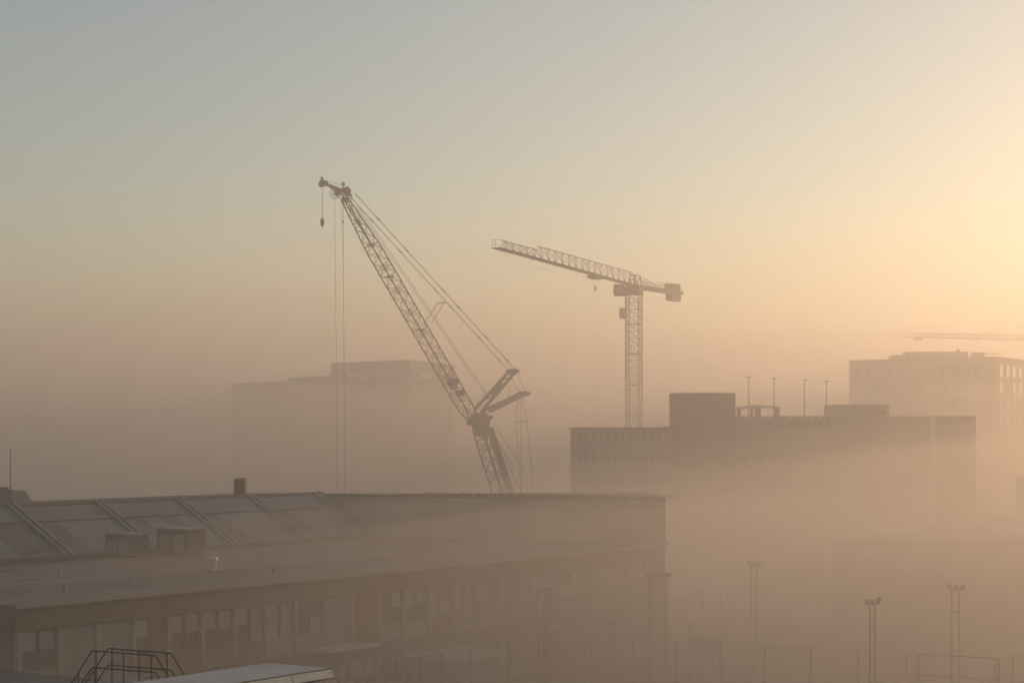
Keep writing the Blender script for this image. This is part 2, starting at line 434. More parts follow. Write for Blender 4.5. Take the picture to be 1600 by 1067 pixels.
# roof plant
def unit(px0, px1, py0, py1, name, label, cat, m, group=None, depth=1.7):
    Y = (EYE - 9.94) * F / (py1 - HOR)
    c = W((px0 + px1) / 2, py1, Y); tw = (px1 - px0) / F * Y; h = (py1 - py0) / F * Y
    t = thing(name, (c.x, c.y, 9.94), label, cat, group)
    w = (tw - depth * SD.y * 0 ) ; 
    # plan: sides along SD and SV; seen width = a*SV.x + d*SD.x
    a = (tw - depth * SD.x) / abs(SV.x)
    o_ = Vector((c.x, c.y, 9.944)) - SV * a / 2 - SD * depth / 2
    Z = Vector((0, 0, 1))
    MB().ob(o_ + Z * .15, SV * a, SD * depth, Z * (h - .27)).build('casing', m, t)
    MB().ob(o_ + Z * (h - .117) - SV * .05 - SD * .05, SV * (a + .1), SD * (depth + .1), Z * .1).build('lid', STEEL_GREY, t)
    MB().ob(o_ + SV * .1 + SD * .1, SV * (a - .2), SD * (depth - .2), Z * .147).build('plinth', RUBBER, t)
    for s_ in (0, 1):
        MB().ob(o_ + SV * (a * (.08 + .47 * s_)) - SD * .02 + Z * .3, SV * a * .38, SD * .017, Z * (h - .7)).build('access_panel', PANEL, t)
    for q in range(6):
        MB().ob(o_ - SV * .03 + SD * (depth * .12) + Z * (.4 + q * (h - .9) / 6), SV * .027, SD * depth * .76, Z * .07).build('louvre', FRAME, t)
    return t
unit(165, 232, 832, 870, 'ventilation_unit', 'lower, longer ventilation box on the flat roof, left of the taller one', 'ventilation unit', CONC_D)
unit(245, 320, 824, 867, 'ventilation_unit', 'taller ventilation box on the flat roof, nearer the small round vent', 'ventilation unit', FASCIA)
Yv = (EYE - 9.94) * F / (893 - HOR); c = W(333, 893, Yv)
t = thing('roof_vent', (c.x, c.y, 9.944), 'small cylindrical metal vent with cap standing on the flat roof', 'roof vent')
MB().lathe((c.x, c.y, 9.945), [(.42, 0), (.42, .05), (.2, .08)], 14).build('flashing', ROOF, t)
MB().lathe((c.x, c.y, 10.02), [(.21, 0), (.21, .55)], 14).build('pipe', METAL_L, t)
MB().lathe((c.x, c.y, 10.58), [(.28, 0), (.29, .1), (.27, .2), (.06, .26)], 14).build('cap', METAL_L, t)
for i, (px, py, lab) in enumerate([(412, 877, 'stubby roof pipe behind the round vent, near the glazed slope'), (427, 896, 'stubby roof pipe right of the round vent, near the eave'),
                    (92, 903, 'stubby roof pipe on the left part of the flat roof, farther from the eave'), (207, 911, 'stubby roof pipe in front of the ventilation boxes, near the eave'),
                    (101, 925, 'stubby roof pipe nearest the eave at the left corner of the flat roof')]):
    Yp = (EYE - 9.94) * F / (py - HOR); c = W(px, py, Yp)
    o = MB().lathe((c.x, c.y, 9.942), [(.13, 0), (.09, .03), (.09, .28), (.13, .3), (.13, .36)], 10).build('roof_pipe', STEEL_GREY, loc=(c.x, c.y, 9.942))
    tag(o, lab, 'roof pipe', 'roof pipes on the flat roof')
pA = S(solve_u(30, 16.5), 30, 0)
t = thing('antenna', (pA.x, pA.y, ZR - .2), 'thin whip antenna above the ridge at the far left', 'antenna')
MB().tube((pA.x, pA.y, ZR - .2), (pA.x, pA.y, EYE - 23 / F * pA.y), .035, .02).build('rod', STEEL_DARK, t)
MB().lathe((pA.x, pA.y, ZR - .22), [(.12, 0), (.12, .3)], 8).build('base', STEEL_DARK, t)
Yb = 138.0
p = W(980, 788, 146.0)
# wall lamp on the hall
tt = (p - A_).dot((B_ - A_).normalized()); pw_ = A_.lerp(B_, 0.885); nrm = Vector(((B_ - A_).y, -(B_ - A_).x, 0)).normalized()
if nrm.y > 0: nrm = -nrm
dv = (B_ - A_).normalized()
t = thing('wall_lamp', (pw_.x, pw_.y, EYE - 5.4), 'small pale box lamp fixed high on the dark hall wall', 'lamp')
pz = EYE - (791 - HOR) / F * pw_.y
MB().ob(Vector((pw_.x, pw_.y, pz)) + nrm * .01, dv * .46, nrm * .3, (0, 0, .28)).build('housing', CONC, t)
MB().ob(Vector((pw_.x, pw_.y, pz + .282)) - dv * .03 + nrm * .01, dv * .52, nrm * .36, (0, 0, .06)).build('cover', WHITE, t)

# ------------------------------------------------------------------ near roof with guard rail bridge and roof light
NZ = 9.2
nb_ = thing('near_building', (-14, 50, 0), 'low building just below the viewpoint with a flat roof', 'building')
poly = [(-34, 46), (-34 + 12, 64), (4, 47), (-6, 32)]
def near_poly(e=0):
    o0 = Vector((-2.2, 59.5, 0)); return [o0 + SD * e - SV * e, o0 + SV * (30 + e) + SD * e, o0 + SV * (30 + e) - SD * (22 + e), o0 - SD * (22 + e) - SV * e]
MB().prism(near_poly(), 0, NZ - .2).build('wall', CONC, nb_)
MB().prism(near_poly(.15), NZ - .197, NZ).build('roof', ROOF, nb_)
# roof light
rl_c = W(420, 1035, 58.4); rl = [W(420, 1035, 58.4), W(515, 1043, 57.1)]
zt = EYE - 7.0
bk = Vector((-7.43, 58.4, 0)); rt = Vector((-5.45, 57.1, 0)); wv = rt - bk; wn_ = wv.normalized(); ln = Vector((-SD.x, -SD.y, 0))
L_ = 11.0
t = thing('roof_light', (bk.x, bk.y, NZ), 'pale flat-topped roof light with sloping glazed sides at the bottom edge', 'roof light')
def rq(a, b_, z): return bk + wn_ * a + ln * b_ + Vector((0, 0, z))
w_ = wv.length
MB().add([rq(.08, -.0, zt - .06), rq(w_ - .08, 0, zt - .06), rq(w_ - .08, L_, zt - .06), rq(.08, L_, zt - .06),
          rq(-1.1, -1.1, NZ + .01), rq(w_ + 1.1, -1.1, NZ + .01), rq(w_ + 1.1, L_ + 1, NZ + .01), rq(-1.1, L_ + 1, NZ + .01)],
         [(0, 1, 2, 3), (7, 6, 5, 4), (0, 4, 5, 1), (1, 5, 6, 2), (2, 6, 7, 3), (3, 7, 4, 0)]).build('core', FRAME, t)
for i in range(3):
    l0, l1 = i * L_ / 3, (i + 1) * L_ / 3 - .02
    MB().ob(rq(-.02, l0, zt - .057), wn_ * (w_ + .04), ln * (l1 - l0), (0, 0, .057)).build('top_sheet', ROOF_L, t)
MB().ob(rq(w_ + .022, -.02, zt - .045), wn_ * .03, ln * (L_ + .04), (0, 0, .05)).build('edge_trim', FRAME, t)
sd = Vector((wn_.x * 1.1, wn_.y * 1.1, NZ - zt)).normalized(); sn = Vector((wn_.x * (zt - NZ), wn_.y * (zt - NZ), 1.1)).normalized()
band = MB().ob((0, 0, 0), ln * (L_ / 6 - .03), sd * .26, sn * .03).mesh('side_strip', ROOF_L)
pnm = MB().ob((0, 0, 0), ln * (L_ / 18 - .04), sd * 1.3, sn * .03).mesh('pane', SKYLIGHT)
st = rq(w_ + .03, 0, zt - .05)
for i in range(6): link_mesh('side_strip', band, t, Matrix.Translation(st + ln * (i * L_ / 6) + sn * .004))
for i in range(18): link_mesh('pane', pnm, t, Matrix.Translation(st + ln * (i * L_ / 18) + sd * .32 + sn * .004))
# crossover bridge with two guard rails
RP = Plane(XY(143.4, 60), (2.27, -1.35, 0))
t = thing('rooftop_walkway', (-12, 59.5, NZ), 'small crossover platform with dark tubular guard rails and sloping stair rails', 'walkway')
zt_, zm = None, None
side = RP.n * .72
if side.y < 0: side = -side
def gr(px, py): return RP(px, py)
pl, pr = gr(143.4, 1016), gr(243.8, 1023.8)
zT = (pl.z + pr.z) / 2; pl.z = pr.z = zT
dr = (pr - pl).normalized(); slope_d = 1.25
def guard(off, nm):
    a, b_ = pl + off, pr + off
    for dz in (0, .52):
        e = 1.9 - dz * .0
        pts = [a - dr * 1.55 + Vector((0, 0, -1.95 - dz)), a - dr * .06 + Vector((0, 0, -.08 - dz)), a + dr * .04 + Vector((0, 0, -dz)),
               b_ - dr * .04 + Vector((0, 0, -dz)), b_ + dr * .06 + Vector((0, 0, -.08 - dz)), b_ + dr * 1.55 + Vector((0, 0, -1.95 - dz))]
        MB().path(pts, .024, 8).build('hand_rail' if dz == 0 else 'mid_rail', STEEL_DARK, t)
    L = (b_ - a).length
    for s_ in (.07, .5, .93):
        q = a + dr * (L * s_); MB().tube(q, q - Vector((0, 0, 1.12)), .024, n=8).build('post', STEEL_DARK, t)
    for q in (a - dr * .55 + Vector((0, 0, -.68)), b_ + dr * .55 + Vector((0, 0, -.68)), a - dr * 1.3 + Vector((0, 0, -1.6)), b_ + dr * 1.3 + Vector((0, 0, -1.6))):
        MB().tube(q, (q.x, q.y, max(NZ + .01, q.z - 1.1)), .024, n=8).build('post', STEEL_DARK, t)
guard(Vector((0, 0, 0)), 'a'); guard(side, 'b')
Z = Vector((0, 0, 1))
for i in range(9):
    MB().ob(pl + dr * (i * (pr - pl).length / 9) - Z * 1.14, dr * ((pr - pl).length / 9 - .02), side, Z * .03).build('deck_plank', STEEL_GREY, t)
for sgn, q0 in ((-1, pl), (1, pr)):
    for i in range(6):
        q = q0 + dr * sgn * (.1 + .25 * i) - Z * (1.33 + .25 * i)
        if q.z > NZ + .05: MB().ob(q - dr * .12, dr * .24, side, Z * .03).build('step', STEEL_GREY, t)
# round dark cowl beside the bridge
cw = W(187, 1059, 62.0)
t = thing('roof_cowl', (cw.x, cw.y, NZ), 'wide round dark roof cowl behind the guard rails', 'roof cowl')
rr = 58 / F * 62.0
MB().lathe((cw.x, cw.y, NZ + .01), [(rr * .8, 0), (rr * .8, cw.z - NZ - .35)], 32).build('drum', STEEL_DARK, t)
MB().lathe((cw.x, cw.y, cw.z - .33), [(rr * .97, 0), (rr, .05), (rr, .12), (rr * .85, .20), (rr * .3, .26)], 32, ).build('lid', FRAME, t)

# ------------------------------------------------------------------ sports court, fences, masts, hoop
sheet('sports_court', [XY(880, 128)[:2], XY(1700, 108)[:2], XY(1600, 158)[:2], XY(1060, 158)[:2]], .008, COURT)
sheet('road', [(-60, 164), (160, 160), (160, 174), (-60, 178)], .008, TAR)
for i in range(12):
    x = 15 + i * 6.0
    o = MB().box(x, x + 3, 168.6, 168.75, .0085, .012).build('road_marking', WHITE); o["kind"] = 'structure'
HF = 13.0
fa = Vector(((924 - 800) / F * 123.2, 123.2, 0)); fb = Vector(((1560 - 800) / F * 110.6, 110.6, 0))
fd = (fb - fa).normalized(); fl = (fb - fa).length
def mesh_fence(name, a, d, n, sp, ztop, label, posts=None, wire=.5):
    t = thing(name, a, label, 'fence')
    pos = posts or [a + d * (sp * i) for i in range(n)]
    for p_ in pos: rod('post', p_ , p_ + Vector((0, 0, ztop)), .048, STEEL_DARK, t)
    b = MB(); b.tube(pos[0] + Z * (ztop - .04), pos[-1] + Z * (ztop - .04), .02, n=4); b.build('top_rail', STEEL_DARK, t)
    b = MB(); L = (pos[-1] - pos[0]).length; dd = (pos[-1] - pos[0]).normalized()
    zz = .1
    while zz < ztop - .1:
        b.tube(pos[0] + Z * zz, pos[-1] + Z * zz, .006, n=3, cap=False); zz += .4
    x = 0
    while x < L:
        b.tube(pos[0] + dd * x + Z * .05, pos[0] + dd * x + Z * (ztop - .05), .004, n=3, cap=False); x += .25
    o = b.build('wire_mesh', STEEL_GREY, t); o["kind"] = 'stuff'
    return t
nP = 9; spn = fl / 9
mesh_fence('court_fence', fa - fd * spn * 0, fd, 11, spn, EYE - HF, 'tall dark mesh fence running across the near side of the court',
           posts=[Vector((q.x, q.y, 0)) for q in (Plane(fa, fd)(x, 1100) for x in (862, 924, 989, 1057, 1125, 1195, 1267, 1341, 1416, 1432))])
# gate section to the right, with cross bars
PF = Plane(fa, fd)
def g2(x): q = PF(x, 1100); return Vector((q.x, q.y, 0))
t = thing('fence_gate', g2(1437), 'framed double gate with a cross bar at the right end of the court fence', 'gate')
zt2 = 5.0
MB().tube(g2(1436.5), g2(1436.5) + Z * zt2, .07, n=6).build('gate_post', STEEL_DARK, t)
MB().tube(g2(1560), g2(1560) + Z * zt2, .07, n=6).build('gate_post', STEEL_DARK, t)
MB().tube(g2(1555), g2(1555) + Z * zt2, .04, n=6).build('gate_stile', STEEL_DARK, t)
for z_ in (4.98, 3.75, 2.4): MB().tube(g2(1437) + Z * z_, g2(1560) + Z * z_, .035, n=6).build('cross_bar', STEEL_DARK, t)
b = MB()
L = (g2(1560) - g2(1437)).length
for i in range(int(L / .2)): b.tube(g2(1437) + fd * (.2 * i) + Z * .1, g2(1437) + fd * (.2 * i) + Z * 4.9, .004, n=3, cap=False)
o = b.build('wire_mesh', STEEL_GREY, t); o["kind"] = 'stuff'
mesh_fence('court_fence', g2(1582), fd, 5, 2.9, 5.2, 'short run of mesh fence right of the gate, leaving the picture')
# ball net in front of the school
ps = []
for x in (619, 655, 691, 735, 794, 842): 
    u = solve_u(-5.5, x); q = S(u, -5.5, 0); ps.append(q)
mesh_fence('ball_fence', ps[0], SD, 0, 0, 5.6, 'mesh fence along the school facade with slim posts', posts=ps)
# far side of the court
ps = [XY(x, Y) for x, Y in ((1077, 146), (1096.5, 152), (1125.5, 158))]
for (x, top, Y), lab in zip(((1077, 972, 140), (1096.5, 920, 146), (1125.5, 920, 152)), ('short bare pole behind the basketball hoop', 'tall bare pole left of the basketball board, one of two', 'tall bare pole rising behind the right edge of the basketball board')):
    q = XY(x, Y); o = MB().tube(q, (q.x, q.y, W(x, top, Y).z), .07, .05, n=8).build('pole', STEEL_DARK, loc=q); tag(o, lab, 'pole')
mesh_fence('court_fence', XY(1140, 158), Vector((1, 0, 0)), 12, 3.0, 3.6, 'low mesh fence on the far side of the court')
def light_mast(px, py, Y, gap_px, label):
    q = XY(px, Y); zt_ = W(px, py, Y).z; g = gap_px / F * Y / 2
    t = thing('floodlight_mast', q, label, 'floodlight mast', 'floodlight masts round the court')
    r = .06
    for s_ in (-1, 1): MB().tube((q.x + s_ * g, q.y, 0), (q.x + s_ * g, q.y, zt_ - .1), r, r * .8, n=8).build('pole', STEEL_DARK, t)
    for k in range(3):
        zz = 1 + k * (zt_ - 2.5) / 2
        MB().beam((q.x - g, q.y, zz), (q.x + g, q.y, zz), .05, .05).build('rung', STEEL_DARK, t)
    MB().beam((q.x - g - .22, q.y, zt_ - .1), (q.x + g + .22, q.y, zt_ - .1), .08, .08).build('cross_arm', STEEL_DARK, t)
    for s_ in (-1, 0, 1):
        c_ = Vector((q.x + s_ * (g + .15), q.y - .1, zt_ + .03 + .07 * math.sin(px + 2.3 * s_)))
        MB().ob(c_ + Vector((-.11, -.14, -.13)), (.22, -.05 * s_, .05 * math.sin(px * 2 + s_)), (0, .2, .12), (.03 * s_, -.06, .18)).build('lamp_head', STEEL_DARK, t)
light_mast(1363, 940, 108, 8, 'darkest and nearest floodlight mast, in front of the right-hand flat-roofed block')
light_mast(1493, 918, 118, 12, 'floodlight mast with wide-set twin poles behind the gate')
light_mast(1178, 881, 140, 7.5, 'floodlight mast standing alone in the fog right of the school')
light_mast(853, 922, 118, 6, 'floodlight mast in front of the far school windows')
light_mast(1016, 901, 127, 3.5, 'left one of two close floodlight masts at the far corner of the school')
light_mast(1040.5, 899, 128, 3.5, 'right one of two close floodlight masts at the far corner of the school')
# hoop
Yh = 132.0
t = thing('basketball_hoop', XY(1075, Yh), 'basketball hoop with pale bluish board on a cranked pole', 'basketball hoop')
p0 = XY(1075, Yh); p1 = W(1075, 1047, Yh); p2 = W(1104, 1022, Yh); p2b = W(1104, 1010, Yh)
MB().path([p0, p1, p2, p2b], .10, 8).build('pole', STEEL_DARK, t)
b0 = W(1080, 1022, Yh - .12); b1 = W(1127, 994, Yh - .12)
MB().box(b0.x, b1.x, b0.y - .05, b0.y, b0.z, b1.z).build('backboard', BOARD, t)
MB().box(b0.x + .7, b1.x - .7, b0.y - .056, b0.y - .0501, b0.z + .25, b0.z + .32).build('marking', WHITE, t)
MB().ring(((b0.x + b1.x) / 2, b0.y - .35, b0.z + .2), .23, .012, (0, 0, 1), 16).build('rim', PANEL_R, t)

def car(px, Y, col, label, ang, L=4.4, Wd=1.8, H=1.45, van=False):
    q = XY(px, Y); t = thing('parked_car' if not van else 'parked_van', q, label, 'car' if not van else 'van')
    M_ = Matrix.Translation(q) @ Matrix.Rotation(ang, 4, 'Z')
    if van: prof = [(0, .35), (0, 1.1), (.25, 1.25), (.9, 2.0), (1.2, 2.2), (L - .1, 2.25), (L, 2.1), (L, .35)]
    else: prof = [(0, .35), (0, .7), (.15, .82), (1.15, .95), (1.75, H - .04), (2.2, H), (3.2, H - .03), (3.9, 1.02), (L - .05, .98), (L, .75), (L, .35)]
    n = len(prof); vs = []
    for s_ in (-1, 1):
        for x, z in prof: vs.append((x - L / 2, s_ * (Wd / 2 - (0.13 if z > 1.0 else 0)), z))
    b = MB().add(vs, [tuple(range(n)), tuple(range(2 * n - 1, n - 1, -1))] + [(i, n + i, n + (i + 1) % n, (i + 1) % n) for i in range(n)])
    b.v = [M_ @ v for v in b.v]; body = b.build('body', col, t)
    gx = (1.2, 3.85) if not van else (.3, 1.6)
    z0, z1 = (.98, H - .1) if not van else (1.3, 1.95)
    for s_ in (-1, 1):
        for k_ in range(2):
            a, e = gx[0] + .3 + k_ * .9, gx[0] + 1.1 + k_ * .9
            b = MB().ob((a - L / 2, s_ * (Wd / 2 - .125), z0), (e - a, 0, 0), (0, s_ * .012, 0), (0, 0, z1 - z0)); b.v = [M_ @ v for v in b.v]; b.build('window', GLASS, t)
        for x in (.85, L - .85):
            b = MB().lathe((x - L / 2, s_ * (Wd / 2 - .1) , .33), [(.33, -.1), (.33, .1)], 14, (0, 1, 0)); b.v = [M_ @ v for v in b.v]; wh_ = b.build('wheel', RUBBER, t)
    for x in ((1.2, 1.7),):
        b = MB().add([(1.2 - L / 2, -.7, .97), (1.2 - L / 2, .7, .97), (1.74 - L / 2, .62, H - .06), (1.74 - L / 2, -.62, H - .06)] if not van else
                     [(.27 - L / 2, -.75, 1.3), (.27 - L / 2, .75, 1.3), (.88 - L / 2, .7, 2.0), (.88 - L / 2, -.7, 2.0)], [(0, 1, 2, 3)])
        b.v = [M_ @ (v + Vector((-.015, 0, .015))) for v in b.v]; b.build('windscreen', GLASS, t)
car(1228, 166, CARP_A, 'silver car parked in the fog beyond the court', R(200))
car(1300, 171, CARP_B, 'dark car parked in the fog beyond the court, right of the silver one', R(182))
car(1082, 205, WHITE, 'white van standing in the fog behind the far school corner', R(15), L=5.4, Wd=2.0, van=True)

# ------------------------------------------------------------------ low flat-roofed block, right
q0 = XY(1300, 170); q1 = XY(1760, 168)
zB = EYE - 158 / F * 170
t = thing('flat_roofed_block', q0, 'low flat-roofed block with pale roof edge on the right, half lost in fog', 'building')
e1 = (q1 - q0); e2 = SD * 58
MB().prism([q0, q0 + e1, q0 + e1 + e2, q0 + e2], 0, zB - .12).build('wall', FASCIA, t)
MB().prism([q0 + e2.normalized() * .1, q0 + e1, q0 + e1 + e2, q0 + e2], zB - .118, zB + .0).build('roof', ROOF_L, t)
MB().ob(q0 + Vector((-.08, -.1, zB - .35)), e1, (0, .19, 0), (0, 0, .45)).build('roof_edge_trim', WHITE, t)
for i in range(8):
    for lv in (0, 1):
        MB().ob(q0 + e1 * ((i + .25) / 8) + Vector((0, -.03, zB - 3.0 - lv * 3.4)), e1 * .075, (0, .026, 0), (0, 0, 1.5)).build('window', GLASS, t)
def on_roof(px, py, zr): Y = (EYE - zr) * F / (py - HOR); return XY(px, Y)
sdm = on_roof(1534, 829, zB)
t2 = thing('roof_dome', (sdm.x, sdm.y, zB), 'shallow shiny skylight dome on the right-hand flat roof', 'skylight dome')
rr = 13.5 / F * sdm.y
MB().lathe((sdm.x, sdm.y, zB + .004), [(rr, 0), (rr, .14)], 24).build('kerb', METAL_L, t2)
MB().lathe((sdm.x, sdm.y, zB + .145), [(rr * .96, 0), (rr * .9, .14), (rr * .72, .28), (rr * .4, .38), (rr * .05, .42)], 24).build('dome', GLASS_B, t2, smooth=True)
a0 = on_roof(1442, 832, zB)
t2 = thing('roof_plant_box', (a0.x, a0.y, zB), 'low long box of roof plant left of the skylight dome', 'roof box')
MB().ob((a0.x, a0.y, zB + .004), (58 / F * a0.y, 0, 0), (.5, 2, 0), (0, 0, .6)).build('casing', CONC, t2)
MB().ob((a0.x - .08, a0.y - .08, zB + .607), (58 / F * a0.y + .16, 0, 0), (.52, 2.16, 0), (0, 0, .06)).build('lid', METAL_L, t2)
a0 = on_roof(1556, 812, zB)
t2 = thing('roof_upstand', (a0.x, a0.y, zB), 'long raised strip across the back of the right-hand flat roof', 'roof box')
MB().ob((a0.x, a0.y, zB + .004), (16, 0, 0), (0, 3, 0), (0, 0, .45)).build('casing', CONC, t2)
MB().ob((a0.x - .1, a0.y - .1, zB + .457), (16.2, 0, 0), (0, 3.2, 0), (0, 0, .08)).build('cap', METAL_L, t2)
a0 = on_roof(1588, 802, zB)
t2 = thing('lift_housing', (a0.x, a0.y, zB), 'boxy lift housing cut by the right edge of the picture', 'lift housing')
zt3 = W(1588, 743, a0.y).z
MB().ob((a0.x, a0.y, zB + .004), (6, -.4, 0), (1, 4, 0), (0, 0, zt3 - zB - .12)).build('wall', BRICK, t2)
MB().ob((a0.x - .08, a0.y - .08, zt3 - .113), (6.1, -.4, 0), (1.1, 4.2, 0), (0, 0, .11)).build('cap', METAL_L, t2)

# ------------------------------------------------------------------ parking house, centre right
YP = 260.0
def fz(py, Y=YP): return EYE + (HOR - py) / F * Y
def fx(px, Y=YP): return (px - 800) / F * Y
t = thing('car_park', (fx(1200), YP, 0), 'long multi-storey car park with open slotted levels and a stair tower', 'car park')
xw0, xt0, xt1, xe, xf = fx(897), fx(1050), fx(1150), fx(1453), fx(1527)
ZT = fz(650); ZL = fz(667.5); DK = fz(665.5)
# recessed core behind the open levels
MB().box(xt0 + .5, xf - .6, YP + 1.2, YP + 34, 0, DK - .05).build('core_wall', CONC, t)
MB().box(xw0 + .3, xt0 - .003, YP + .8, YP + 26, 0, ZL - .25).build('wing_core', CONC, t)
MB().box(xw0, xt0 - .003, YP - .05, YP + 26.2, ZL - .246, ZL).build('wing_roof', ROOF, t)
colm = MB().box(-.22, .22, 0, .4, 0, 1).mesh('column', CONC)
def cm(x, y, z0, z1, wx=1.0): return Matrix.Translation((x, y, z0)) @ Matrix.Diagonal((wx, 1, z1 - z0, 1))
# wing: window rows
lev = [ZL - .45 - 3.1 * i for i in range(6)]
for i, z in enumerate(lev):
    zb = z - 1.0; zn = (lev[i + 1] if i < 5 else 0)
    MB().box(xw0, xt0 - .003, YP, YP + .797, zn if i < 5 else 0, zb).build('wall_band', CONC, t)
    n = 13
    for k_ in range(n + 1):
        link_mesh('column', colm, t, cm(xw0 + .24 + (xt0 - xw0 - .5) * k_ / n, YP + .06, zb, z, 1.25))
    for k_ in range(n):
        if i < 3:
            x = xw0 + .24 + (xt0 - xw0 - .5) * (k_ + .5) / n
            MB().box(x - .2, x + .2, YP + .35, YP + .4, zb + .02, z - .02).build('window', GLASS, t)
MB().box(xw0, xt0 - .003, YP, YP + .797, lev[0], ZL - .25).build('wall_band', CONC, t)
# stair tower with two faces
zt4 = fz(614)
tx = fx(1121, YP - 1.5)
MB().prism([(xt0, YP - .8), (fx(1121, YP - 2.4), YP - 2.4), (xt1, YP + .6), (xt1 - .3, YP + 8), (xt0 + .3, YP + 8)], 0, zt4 - .12).build('stair_tower', CONC_D, t)
MB().prism([(xt0 - .08, YP - .88), (fx(1121, YP - 2.5), YP - 2.5), (xt1 + .08, YP + .55), (xt1 - .2, YP + 8.1), (xt0 + .2, YP + 8.1)], zt4 - .118, zt4 + .05).build('tower_cap', METAL_L, t)
q = Vector((fx(1121, YP - 2.4), YP - 2.4, 0)); r_ = Vector((xt1, YP + .6, 0)); dq = (r_ - q); nq = Vector((dq.y, -dq.x, 0)).normalized()
for i in range(7):
    MB().ob(q + dq * .2 + nq * .02 + Z * (2 + 2.7 * i), dq * .6, nq * -.016 * -1, (0, 0, 1.2)).build('window', GLASS, t)
# open top deck screen + lower levels
MB().box(xt1 - .2, xe, YP, YP + .35, ZT - .16, ZT).build('top_beam', CONC, t)
MB().box(xt1 - .2, xe, YP, YP + 34, DK - 1.1 + .3, DK).build('deck', CONC, t)
MB().box(xt1 - .2, xe, YP + .40, YP + .7, DK, ZT - .3).build('parapet_panel', CONC, t)
n = 26
for k_ in range(n + 1):
    x = xt1 + (xe - xt1 - .3) * k_ / n
    if k_ % 4 == 3: x -= .12
    link_mesh('column', colm, t, cm(x, YP + .02, DK, ZT - .16, 1.25 if k_ % 3 else 2.1))
for i in range(5):
    z1 = DK - .8 - 3.3 * i; z0 = z1 - 1.5
    MB().box(xt1 - .2, xe, YP, YP + .5, z0 - (1.8 if i < 4 else z0), z0).build('parapet', CONC, t)
    for k_ in range(14):
        link_mesh('column', colm, t, cm(xt1 + .1 + (xe - xt1 - .3) * k_ / 13, YP + .04, z0, z1, 1.5))
# end bay with bright corner
MB().box(xe + .9, xf, YP + .8, YP + 30, 0, fz(651)).build('end_block', BRICK, t)
MB().box(xe, xe + .9, YP - .1, YP + 3, 0, fz(650)).build('corner_pier', METAL_L, t)
MB().box(xe + .9, xf + .1, YP + .7, YP + 30.1, fz(651) + .003, fz(650)).build('end_roof', ROOF, t)
# canopy on the top deck
c0 = Vector((fx(1150) + .2, YP + 3.5, fz(639)));
Zc = lambda py: EYE + (HOR - py) / F * (YP + 4)
xa, xb, xc = fx(1150, YP + 4), fx(1177, YP + 4), fx(1213.5, YP + 4)
MB().extrude([(xa, YP + 3, Zc(639) - .15), (xa, YP + 3, Zc(637)), (xb, YP + 3, Zc(632.6)), (xc, YP + 3, Zc(634.5)), (xc, YP + 3, Zc(634.5) - .2), (xb, YP + 3, Zc(633) - .35)], (0, 6, 0)).build('canopy_roof', METAL_L, t)
for x, wd in ((1154, .5), (1174, .35), (1183.5, .8), (1212.5, .8)):
    xx = fx(x, YP + 4); MB().box(xx - wd / 2, xx + wd / 2, YP + 3.4, YP + 3.9, DK, Zc(635.5)).build('canopy_post', CONC, t)
# penthouse
x0, x1 = fx(1306, YP + 4), fx(1389, YP + 4)
MB().box(x0, x1, YP + 4, YP + 14, DK, Zc(633)).build('penthouse', CONC, t)
MB().box(x0 - .1, x1 + .15, YP + 3.9, YP + 14.1, Zc(633) + .003, Zc(631.5)).build('penthouse_roof', METAL_L, t)
for x in (1370, 1378): MB().box(fx(x, YP + 4), fx(x + 6, YP + 4), YP + 3.96, YP + 3.99, Zc(647), Zc(640)).build('window', GLASS, t)
# rooftop lamps
lm = None
for px, py, lab in ((1170, 589, 'rooftop lamp post above the canopy end nearest the stair tower'), (1209.5, 591, 'second rooftop lamp post, at the right end of the canopy'),
                    (1257, 593.5, 'third rooftop lamp post, midway between canopy and penthouse, with a small box on its pole'), (1291.5, 595.5, 'rooftop lamp post closest to the penthouse')):
    Y = YP + 12; q = Vector((fx(px, Y), Y, DK)); zt5 = fz(py, Y)
    t = thing('lamp_post', q, lab, 'lamp post', 'lamp posts on the car park roof')
    MB().tube(q, (q.x, q.y, zt5), .075, .05, n=6).build('pole', STEEL_DARK, t)
    MB().beam((q.x - .42, q.y, zt5), (q.x + .42, q.y, zt5), .06, .06).build('cross_arm', STEEL_DARK, t)
    for s_ in (-1, 1): MB().box(q.x + s_ * .25 - .17, q.x + s_ * .25 + .17, q.y - .12, q.y + .12, zt5 - .04, zt5 + .07).build('lamp_head', STEEL_DARK, t)
    if px == 1257: MB().box(q.x - .02, q.x + .22, q.y - .1, q.y + .1, fz(636, Y), fz(633.5, Y)).build('control_box', STEEL_DARK, t)

